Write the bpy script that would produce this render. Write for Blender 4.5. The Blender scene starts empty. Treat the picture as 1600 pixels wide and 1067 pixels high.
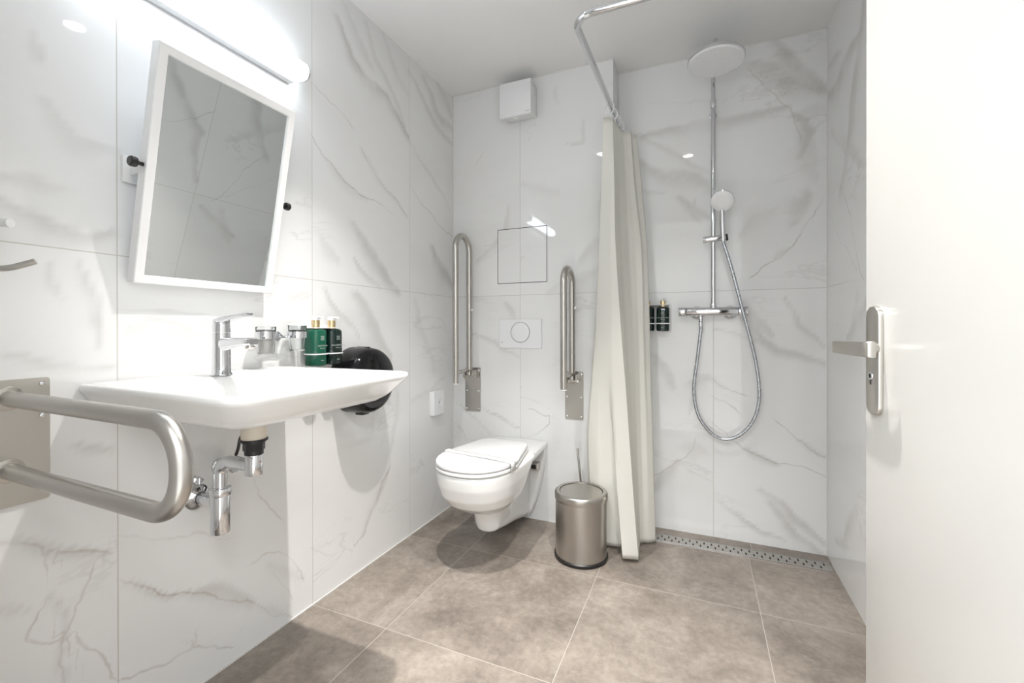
import bpy, bmesh, math, random
from mathutils import Vector, Matrix
PI = math.pi
random.seed(7)
scn = bpy.context.scene
C = scn.collection

# ------------------------------------------------------------------ camera
# world frame: x = distance from the left wall, y = depth from the doorway, z up (metres)
CAM = Vector((1.338, 0.0, 1.0374))
cd = bpy.data.cameras.new('camera')
cam = bpy.data.objects.new('camera', cd); C.objects.link(cam)
cd.sensor_width = 36.0
cd.lens = 685.7 / 1600 * 36
cd.shift_x = -1.58 / 1600
cd.shift_y = -19.35 / 1600
cd.clip_start = 0.02
yaw = 0.4031
cam.location = CAM
cam.rotation_euler = (PI / 2 - 0.002, 0.001, yaw)
scn.camera = cam

# ------------------------------------------------------------------ world, exposure
wd = bpy.data.worlds.new('world'); scn.world = wd; wd.use_nodes = True
wd.node_tree.nodes['Background'].inputs[0].default_value = (0.9, 0.95, 1, 1)
wd.node_tree.nodes['Background'].inputs[1].default_value = 0.3
scn.view_settings.view_transform = 'Standard'
scn.view_settings.look = 'None'
scn.view_settings.gamma = 1
scn.view_settings.use_curve_mapping = False
scn.view_settings.exposure = 0.36

# ------------------------------------------------------------------ room dimensions
RW = 1.869      # right wall x
YT = 2.239      # toilet wall y
YS = 2.389      # shower wall y
XS = 0.934      # step between them
H = 2.40
YF = 0.12       # front wall, room side
DL = [(1.25, 1.045), (0.63, 1.05)]      # the two ceiling spotlights

def area(name, loc, rot, size, power, col, shape='DISK', sy=None, spread=PI):
    l = bpy.data.lights.new(name, 'AREA'); l.shape = shape; l.size = size
    if sy: l.size_y = sy
    l.energy = power; l.color = col; l.spread = spread
    o = bpy.data.objects.new(name, l); C.objects.link(o); o.location = loc; o.rotation_euler = rot
    return o
P_SPOT, P_HALL = 7.2, 84.0
for x, y in DL:
    area('downlight_lamp', (x, y, H - 0.012), (0, 0, 0), 0.036, P_SPOT, (1, .965, .92), spread=1.32)
area('hall_fill', (.9, -0.75, 2.38), (0, 0, 0), 2.6, P_HALL, (.97, .985, 1), 'RECTANGLE', 1.0)  # added fill light behind the camera, brightens the room through the doorway

# ------------------------------------------------------------------ materials
def mat(name, col=(.8, .8, .8), rough=.5, metal=0.0, spec=.5, **kw):
    m = bpy.data.materials.new(name); m.use_nodes = True
    b = m.node_tree.nodes['Principled BSDF']
    b.inputs['Base Color'].default_value = (*col, 1)
    b.inputs['Roughness'].default_value = rough
    b.inputs['Metallic'].default_value = metal
    b.inputs['Specular IOR Level'].default_value = spec
    for k, v in kw.items(): b.inputs[k.replace('_', ' ')].default_value = v
    return m
def nodes(m): return m.node_tree.nodes, m.node_tree.links, m.node_tree.nodes['Principled BSDF']
def rough_noise(m, scale, lo, hi, stretch=(1, 1, 1), bump=0.0):
    N, L, b = nodes(m)
    tc = N.new('ShaderNodeTexCoord'); mp = N.new('ShaderNodeMapping'); mp.inputs['Scale'].default_value = stretch
    n = N.new('ShaderNodeTexNoise'); n.inputs['Scale'].default_value = scale; n.inputs['Detail'].default_value = 3
    r = N.new('ShaderNodeMapRange'); r.inputs['To Min'].default_value = lo; r.inputs['To Max'].default_value = hi
    L.new(tc.outputs['Object'], mp.inputs[0]); L.new(mp.outputs[0], n.inputs['Vector'])
    L.new(n.outputs['Fac'], r.inputs['Value']); L.new(r.outputs[0], b.inputs['Roughness'])
    if bump:
        bp = N.new('ShaderNodeBump'); bp.inputs['Strength'].default_value = bump; bp.inputs['Distance'].default_value = .002
        L.new(n.outputs['Fac'], bp.inputs['Height']); L.new(bp.outputs[0], b.inputs['Normal'])
    return m
def math_(N, L, op, a, b=None, c=None):
    n = N.new('ShaderNodeMath'); n.operation = op
    for i, v in enumerate((a, b, c)):
        if v is None: continue
        if isinstance(v, (int, float)): n.inputs[i].default_value = v
        else: L.new(v, n.inputs[i])
    return n.outputs[0]
def mixc(N, L, fac, c1, c2, blend='MIX'):
    n = N.new('ShaderNodeMix'); n.data_type = 'RGBA'; n.blend_type = blend
    for i, v in ((0, fac), (6, c1), (7, c2)):
        if isinstance(v, (int, float)): n.inputs[i].default_value = v
        elif isinstance(v, tuple): n.inputs[i].default_value = (*v, 1)
        else: L.new(v, n.inputs[i])
    return n.outputs[2]

def marble(name, u_axis, joints, seed):
    """Glossy marble-look wall tile; joints run at the given u positions and at z = 1.22."""
    m = mat(name, rough=.03); N, L, b = nodes(m)
    geo = N.new('ShaderNodeNewGeometry')
    sp = N.new('ShaderNodeSeparateXYZ'); L.new(geo.outputs['Position'], sp.inputs[0])
    u = sp.outputs[u_axis]; z = sp.outputs['Z']
    # tile index, so that the pattern breaks at the joints
    idx = None
    for j in joints:
        g = math_(N, L, 'GREATER_THAN', u, j); idx = g if idx is None else math_(N, L, 'ADD', idx, g)
    up = math_(N, L, 'GREATER_THAN', z, 1.22)
    idx = math_(N, L, 'ADD', math_(N, L, 'MULTIPLY', idx, 3.7), math_(N, L, 'MULTIPLY', up, 11.3))
    cb = N.new('ShaderNodeCombineXYZ'); L.new(u, cb.inputs[0]); L.new(z, cb.inputs[1])
    L.new(math_(N, L, 'ADD', idx, seed), cb.inputs[2])
    def noise(scale, detail=5, rough=.55, dist=0.0, vec=None):
        n = N.new('ShaderNodeTexNoise'); n.inputs['Scale'].default_value = scale
        n.inputs['Detail'].default_value = detail; n.inputs['Roughness'].default_value = rough
        n.inputs['Distortion'].default_value = dist
        L.new(vec or cb.outputs[0], n.inputs['Vector']); return n.outputs['Fac']
    def ramp(v, lo, hi, a, c):
        r = N.new('ShaderNodeMapRange'); r.interpolation_type = 'SMOOTHSTEP'
        L.new(v, r.inputs['Value'])
        r.inputs['From Min'].default_value = lo; r.inputs['From Max'].default_value = hi
        r.inputs['To Min'].default_value = a; r.inputs['To Max'].default_value = c
        return r.outputs[0]
    # diagonal stretch for the fine random veining
    rot = N.new('ShaderNodeMapping'); rot.inputs['Rotation'].default_value = (0, 0, math.radians(-42)); rot.inputs['Scale'].default_value = (.45, 1.3, 1)
    L.new(cb.outputs[0], rot.inputs[0])
    n1 = noise(1.9, 6, .6, .5, rot.outputs[0])
    thin = ramp(math_(N, L, 'ABSOLUTE', math_(N, L, 'SUBTRACT', n1, .5)), 0, .012, 1, 0)
    msk = ramp(noise(1.7, 2, .5), .52, .66, 0, 1)
    thin = math_(N, L, 'MULTIPLY', thin, math_(N, L, 'MULTIPLY', msk, .22))
    cloud = ramp(noise(1.5, 4, .55, .3, rot.outputs[0]), .48, .72, 0, .3)
    # the marked veins of this wall
    at = N.new('ShaderNodeAttribute'); at.attribute_name = 'vein_soft'
    al = N.new('ShaderNodeAttribute'); al.attribute_name = 'vein_line'
    ast = N.new('ShaderNodeAttribute'); ast.attribute_name = 'vein_power'
    brk = ramp(noise(6, 6, .6), .30, .62, .45, 1.1)
    soft = math_(N, L, 'MULTIPLY', at.outputs['Fac'], brk)
    d = math_(N, L, 'ADD', al.outputs['Fac'], math_(N, L, 'MULTIPLY', math_(N, L, 'SUBTRACT', noise(22, 4, .6), .5), .022))
    line = ramp(math_(N, L, 'ABSOLUTE', d), 0, .0055, 1, 0)
    line = math_(N, L, 'MULTIPLY', line, math_(N, L, 'MULTIPLY', ast.outputs['Fac'], ramp(noise(6, 3), .35, .6, .3, 1)))
    c = mixc(N, L, cloud, (.825, .828, .826), (.71, .71, .70))
    c = mixc(N, L, thin, c, (.46, .45, .43))
    s2 = N.new('ShaderNodeClamp'); L.new(math_(N, L, 'MULTIPLY', soft, .46), s2.inputs[0])
    c = mixc(N, L, s2.outputs[0], c, (.44, .425, .40))
    l2 = N.new('ShaderNodeClamp'); L.new(math_(N, L, 'MULTIPLY', line, .42), l2.inputs[0])
    c = mixc(N, L, l2.outputs[0], c, (.38, .325, .26))
    # grout
    dm = math_(N, L, 'ABSOLUTE', math_(N, L, 'SUBTRACT', z, 1.22))
    for j in joints:
        dm = math_(N, L, 'MINIMUM', dm, math_(N, L, 'ABSOLUTE', math_(N, L, 'SUBTRACT', u, j)))
    gr = math_(N, L, 'LESS_THAN', dm, .0013)
    c = mixc(N, L, gr, c, (.56, .54, .50))
    L.new(c, b.inputs['Base Color'])
    L.new(ramp(dm, .0012, .0016, .6, .03), b.inputs['Roughness'])
    return m

def stone_floor(name, xs, ys, grout=True):
    m = mat(name, rough=.35); N, L, b = nodes(m)
    geo = N.new('ShaderNodeNewGeometry')
    sp = N.new('ShaderNodeSeparateXYZ'); L.new(geo.outputs['Position'], sp.inputs[0])
    idx = None; dm = None
    for ax, js, k in (('X', xs, 5.3), ('Y', ys, 17.9)):
        for j in js:
            g = math_(N, L, 'MULTIPLY', math_(N, L, 'GREATER_THAN', sp.outputs[ax], j), k)
            idx = g if idx is None else math_(N, L, 'ADD', idx, g)
            e = math_(N, L, 'ABSOLUTE', math_(N, L, 'SUBTRACT', sp.outputs[ax], j))
            dm = e if dm is None else math_(N, L, 'MINIMUM', dm, e)
    cb = N.new('ShaderNodeCombineXYZ'); L.new(sp.outputs['X'], cb.inputs[0]); L.new(sp.outputs['Y'], cb.inputs[1]); L.new(idx, cb.inputs[2])
    def noise(scale, detail, rough, dist=0):
        n = N.new('ShaderNodeTexNoise'); n.inputs['Scale'].default_value = scale; n.inputs['Detail'].default_value = detail
        n.inputs['Roughness'].default_value = rough; n.inputs['Distortion'].default_value = dist
        L.new(cb.outputs[0], n.inputs['Vector']); return n.outputs['Fac']
    def ramp(v, stops):
        r = N.new('ShaderNodeValToRGB'); L.new(v, r.inputs[0])
        while len(r.color_ramp.elements) < len(stops): r.color_ramp.elements.new(.5)
        for e, (p_, c_) in zip(r.color_ramp.elements, stops): e.position = p_; e.color = (*c_, 1)
        return r.outputs[0]
    base = ramp(noise(3.2, 9, .7, .25), [(.36, (.195, .172, .153)), (.5, (.295, .262, .232)), (.64, (.40, .362, .325))])
    fine = noise(42, 6, .7)
    c = mixc(N, L, .45, base, ramp(fine, [(.35, (.18, .155, .135)), (.65, (.46, .42, .38))]), 'OVERLAY')
    pale = ramp(noise(7.5, 12, .82, .5), [(.55, (0, 0, 0)), (.70, (1, 1, 1))])
    c = mixc(N, L, math_(N, L, 'MULTIPLY', pale, .35), c, (.50, .46, .415))
    spk = ramp(noise(60, 5, .75, 2), [(.66, (0, 0, 0)), (.74, (1, 1, 1))])
    c = mixc(N, L, math_(N, L, 'MULTIPLY', spk, .45), c, (.55, .52, .48))
    if grout:
        c = mixc(N, L, math_(N, L, 'LESS_THAN', dm, .0013), c, (.42, .39, .35))
    L.new(c, b.inputs['Base Color'])
    rr = N.new('ShaderNodeMapRange'); L.new(fine, rr.inputs['Value']); rr.inputs['To Min'].default_value = .3; rr.inputs['To Max'].default_value = .5
    L.new(rr.outputs[0], b.inputs['Roughness'])
    bp = N.new('ShaderNodeBump'); bp.inputs['Strength'].default_value = .12; bp.inputs['Distance'].default_value = .002
    L.new(fine, bp.inputs['Height']); L.new(bp.outputs[0], b.inputs['Normal'])
    return m

M = {}
M['paint'] = rough_noise(mat('ceiling_paint', (.86, .86, .855), .6), 90, .5, .75, bump=.05)
M['plaster'] = rough_noise(mat('hall_plaster', (.78, .78, .77), .7), 60, .6, .8, bump=.05)
M['ceramic'] = rough_noise(mat('white_ceramic', (.84, .84, .83), .08, 0, .55), 3, .05, .1)
M['ceramic'].node_tree.nodes['Principled BSDF'].inputs['Coat Weight'].default_value = .3
M['plastic'] = rough_noise(mat('white_plastic', (.84, .85, .86), .3), 40, .25, .35)
M['frame'] = rough_noise(mat('white_lacquer', (.83, .83, .83), .3), 40, .28, .38)
M['cream'] = rough_noise(mat('cream_plastic', (.72, .66, .56), .4), 30, .35, .5)
M['chrome'] = rough_noise(mat('chrome', (.70, .71, .73), .06, 1), 5, .04, .08)
M['steel'] = rough_noise(mat('brushed_steel', (.50, .48, .45), .28, 1), 60, .24, .36, (1, 1, .06), .05)
M['rail'] = rough_noise(mat('satin_steel', (.48, .465, .44), .3, 1), 60, .26, .36, (.05, 1, 1), .05)
M['plate'] = rough_noise(mat('steel_plate', (.50, .48, .445), .3, 1), 25, .26, .38)
M['nickel'] = rough_noise(mat('satin_nickel', (.55, .53, .495), .3, 1), 40, .25, .35)
M['hose'] = rough_noise(mat('steel_hose', (.50, .52, .55), .3, 1), 60, .2, .35)
M['black'] = rough_noise(mat('black_plastic', (.012, .012, .013), .4), 40, .3, .45)
M['gblack'] = rough_noise(mat('glossy_black', (.006, .006, .007), .07, 0, .35), 6, .05, .1)
M['dark'] = rough_noise(mat('dark_gap', (.02, .02, .02), .7), 40, .6, .8)
M['gold'] = rough_noise(mat('brushed_gold', (.78, .62, .38), .25, 1), 40, .2, .32)
M['green'] = rough_noise(mat('green_bottle', (.006, .085, .050), .08), 10, .06, .12)
M['dgreen'] = rough_noise(mat('dark_green_bottle', (.004, .016, .013), .08), 10, .06, .12)
M['ink'] = rough_noise(mat('pale_print', (.50, .56, .52), .5), 40, .4, .5)
M['mirror'] = rough_noise(mat('mirror_glass', (.90, .93, .93), .01, 1), 3, .0, .012)
M['door'] = rough_noise(mat('door_lacquer', (.61, .602, .58), .22), 30, .18, .26)
M['lens'] = mat('lamp_diffuser', (.9, .9, .9), .4)
M['lens'].node_tree.nodes['Principled BSDF'].inputs['Emission Color'].default_value = (.84, .92, 1, 1)
M['lens'].node_tree.nodes['Principled BSDF'].inputs['Emission Strength'].default_value = 10.5
M['spotlens'] = mat('spot_lens', (.9, .9, .9), .4)
M['spotlens'].node_tree.nodes['Principled BSDF'].inputs['Emission Color'].default_value = (1, .965, .92, 1)
M['spotlens'].node_tree.nodes['Principled BSDF'].inputs['Emission Strength'].default_value = 30
M['glass'] = mat('clear_glass', (.98, .99, .99), .02, Transmission_Weight=1.0, IOR=1.45)
M['frost'] = mat('grey_plastic', (.40, .39, .37), .35)
M['paper'] = rough_noise(mat('paper_band', (.80, .80, .79), .6), 60, .5, .7)
M['grout'] = mat('silicone', (.72, .71, .69), .4)
def curtain_mat():
    m = mat('curtain_fabric', (.90, .89, .855), .6); N, L, b = nodes(m)
    b.inputs['Subsurface Weight'].default_value = 0
    tr = N.new('ShaderNodeBsdfTranslucent'); tr.inputs[0].default_value = (.92, .91, .82, 1)
    mx = N.new('ShaderNodeMixShader'); mx.inputs[0].default_value = .36
    L.new(b.outputs[0], mx.inputs[1]); L.new(tr.outputs[0], mx.inputs[2]); L.new(mx.outputs[0], N['Material Output'].inputs[0])
    tc = N.new('ShaderNodeTexCoord'); n = N.new('ShaderNodeTexNoise'); n.inputs['Scale'].default_value = 14; n.inputs['Detail'].default_value = 3
    bp = N.new('ShaderNodeBump'); bp.inputs['Strength'].default_value = .25; bp.inputs['Distance'].default_value = .004
    L.new(tc.outputs['Object'], n.inputs['Vector']); L.new(n.outputs['Fac'], bp.inputs['Height']); L.new(bp.outputs[0], b.inputs['Normal'])
    return m
M['curtain'] = curtain_mat()

# ------------------------------------------------------------------ geometry helpers (all in world coordinates)
def BM(): return bmesh.new()
def box(bm, lo, hi, bev=0.0, seg=2):
    t = bmesh.new(); bmesh.ops.create_cube(t, size=1)
    s = [hi[i] - lo[i] for i in range(3)]; c = [(hi[i] + lo[i]) / 2 for i in range(3)]
    for v in t.verts: v.co = Vector((v.co.x * s[0] + c[0], v.co.y * s[1] + c[1], v.co.z * s[2] + c[2]))
    if bev: bmesh.ops.bevel(t, geom=t.edges[:], offset=bev, segments=seg, affect='EDGES', profile=.5)
    merge(bm, t)
def merge(bm, t, mtx=None):
    if mtx is not None: bmesh.ops.transform(t, matrix=mtx, verts=t.verts)
    mp = {v: bm.verts.new(v.co) for v in t.verts}
    for f in t.faces:
        try: bm.faces.new([mp[v] for v in f.verts])
        except ValueError: pass
    t.free()
def frame_of(d):
    d = Vector(d).normalized(); a = Vector((0, 0, 1)) if abs(d.z) < .9 else Vector((1, 0, 0))
    x = d.cross(a).normalized(); y = d.cross(x).normalized(); return x, y
def lathe(bm, base, axis, prof, seg=40):
    """prof: list of (distance along axis, radius); closed caps at r=0."""
    base = Vector(base); ax = Vector(axis).normalized(); x, y = frame_of(ax)
    rings = []
    for d, r in prof:
        if r < 1e-6: rings.append([bm.verts.new(base + ax * d)])
        else: rings.append([bm.verts.new(base + ax * d + (x * math.cos(2 * PI * k / seg) + y * math.sin(2 * PI * k / seg)) * r) for k in range(seg)])
    for A, B_ in zip(rings, rings[1:]):
        for k in range(seg):
            k2 = (k + 1) % seg
            if len(A) == 1 and len(B_) == 1: continue
            if len(A) == 1: bm.faces.new((A[0], B_[k2], B_[k]))
            elif len(B_) == 1: bm.faces.new((A[k], A[k2], B_[0]))
            else: bm.faces.new((A[k], A[k2], B_[k2], B_[k]))
def cyl(bm, p0, p1, r, bev=None, seg=32):
    p0 = Vector(p0); p1 = Vector(p1); L_ = (p1 - p0).length; b = r * .12 if bev is None else bev
    lathe(bm, p0, p1 - p0, [(0, 0), (0, r - b), (b * .3, r - b * .3), (b, r), (L_ - b, r), (L_ - b * .3, r - b * .3), (L_, r - b), (L_, 0)], seg)
def tube(bm, pts, r, seg=24, cap=True, radii=None):
    pts = [Vector(p) for p in pts]; n = len(pts)
    tang = [((pts[min(i + 1, n - 1)] - pts[max(i - 1, 0)]).normalized()) for i in range(n)]
    x, y = frame_of(tang[0]); rings = []
    for i in range(n):
        if i: 
            q = tang[i - 1].rotation_difference(tang[i]); x = q @ x; y = q @ y
        rr = radii[i] if radii else r
        rings.append([bm.verts.new(pts[i] + (x * math.cos(2 * PI * k / seg) + y * math.sin(2 * PI * k / seg)) * rr) for k in range(seg)])
    for A, B_ in zip(rings, rings[1:]):
        for k in range(seg): bm.faces.new((A[k], A[(k + 1) % seg], B_[(k + 1) % seg], B_[k]))
    if cap: bm.faces.new(rings[0][::-1]); bm.faces.new(rings[-1])
def fillet(pts, rad, n=10):
    """round the corners of a polyline"""
    P = [Vector(p) for p in pts]; out = [P[0]]
    for i in range(1, len(P) - 1):
        a = (P[i - 1] - P[i]); c = (P[i + 1] - P[i]); ang = a.angle(c)
        t = min(rad / math.tan(ang / 2), a.length * .499, c.length * .499); r = t * math.tan(ang / 2)
        a.normalize(); c.normalize(); ctr = P[i] + (a + c).normalized() * (r / math.sin(ang / 2))
        s = P[i] + a * t - ctr; e = P[i] + c * t - ctr; th = s.angle(e)
        for k in range(n + 1):
            f = k / n; v = (s * math.sin((1 - f) * th) + e * math.sin(f * th)) / math.sin(th)
            out.append(ctr + v)
    out.append(P[-1]); return out
def catmull(pts, n=8):
    P = [Vector(p) for p in pts]; P = [P[0] * 2 - P[1]] + P + [P[-1] * 2 - P[-2]]; out = []
    for i in range(1, len(P) - 2):
        for k in range(n):
            t = k / n; a, b_, c, d = P[i - 1:i + 3]
            out.append(.5 * ((2 * b_) + (c - a) * t + (2 * a - 5 * b_ + 4 * c - d) * t * t + (3 * b_ - a - 3 * c + d) * t ** 3))
    out.append(P[-2]); return out
def loft(bm, rings, cap0=True, cap1=True, closed=True):
    V = [[bm.verts.new(p) for p in r] for r in rings]; n = len(V[0])
    for A, B_ in zip(V, V[1:]):
        for k in range(n if closed else n - 1): bm.faces.new((A[k], A[(k + 1) % n], B_[(k + 1) % n], B_[k]))
    if cap0: bm.faces.new(V[0][::-1])
    if cap1: bm.faces.new(V[-1])
def prism(bm, poly, axis, d0, d1):
    """poly in the two other axes (order x,y,z without `axis`)"""
    def P(u, v, d):
        return {0: (d, u, v), 1: (u, d, v), 2: (u, v, d)}[axis]
    loft(bm, [[P(u, v, d0) for u, v in poly], [P(u, v, d1) for u, v in poly]])
def rrect(x0, x1, y0, y1, r, n=6):
    rs = r if isinstance(r, (list, tuple)) else [r] * 4      # corners: x0y0, x1y0, x1y1, x0y1
    out = []
    for (cx, cy, a0, rr) in ((x0, y0, PI, rs[0]), (x1, y0, 1.5 * PI, rs[1]), (x1, y1, 0, rs[2]), (x0, y1, .5 * PI, rs[3])):
        sx = 1 if cx == x0 else -1; sy = 1 if cy == y0 else -1
        for k in range(n + 1):
            a = a0 + .5 * PI * k / n
            out.append((cx + sx * rr + rr * math.cos(a), cy + sy * rr + rr * math.sin(a)))
    return out
def smooth(me, ang=35):
    me.polygons.foreach_set('use_smooth', [True] * len(me.polygons))
    me.update()
    bm = bmesh.new(); bm.from_mesh(me)
    for e in bm.edges:
        if len(e.link_faces) == 2 and e.calc_face_angle(0) > math.radians(ang): e.smooth = False
    bm.to_mesh(me); bm.free()
def build(name, bm, m, parent=None, loc=None, ang=35, recalc=True):
    """link bm as ONE mesh object; its origin sits at loc, or at its parent's"""
    if recalc: bmesh.ops.recalc_face_normals(bm, faces=bm.faces[:])
    me = bpy.data.meshes.new(name); 
    off = Vector(loc) if loc is not None else (org(parent) if parent else Vector((0, 0, 0)))
    bmesh.ops.translate(bm, verts=bm.verts, vec=-off)
    bm.to_mesh(me); bm.free(); smooth(me, ang)
    me.materials.append(m)
    o = bpy.data.objects.new(name, me); C.objects.link(o)
    if parent: o.parent = parent
    else: o.location = off
    return o
def org(o):
    v = Vector((0, 0, 0))
    while o: v += o.location; o = o.parent
    return v
def tag(o, label, cat, group=None):
    o['label'] = label; o['category'] = cat
    if group: o['group'] = group
    return o
def thing(name, label, cat, loc, group=None):
    o = bpy.data.objects.new(name, None); C.objects.link(o); o.location = loc; o.empty_display_size = .05
    return tag(o, label, cat, group)
def struct(name, bm, m, label, parent=None, loc=None):
    o = build(name, bm, m, parent, loc); o['kind'] = 'structure'
    if not parent: o['label'] = label; o['category'] = name.split('_')[0]
    return o
def copy_tree(o, parent=None):
    c = o.copy(); C.objects.link(c); c.parent = parent
    for ch in list(o.children): copy_tree(ch, c)
    return c

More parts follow.
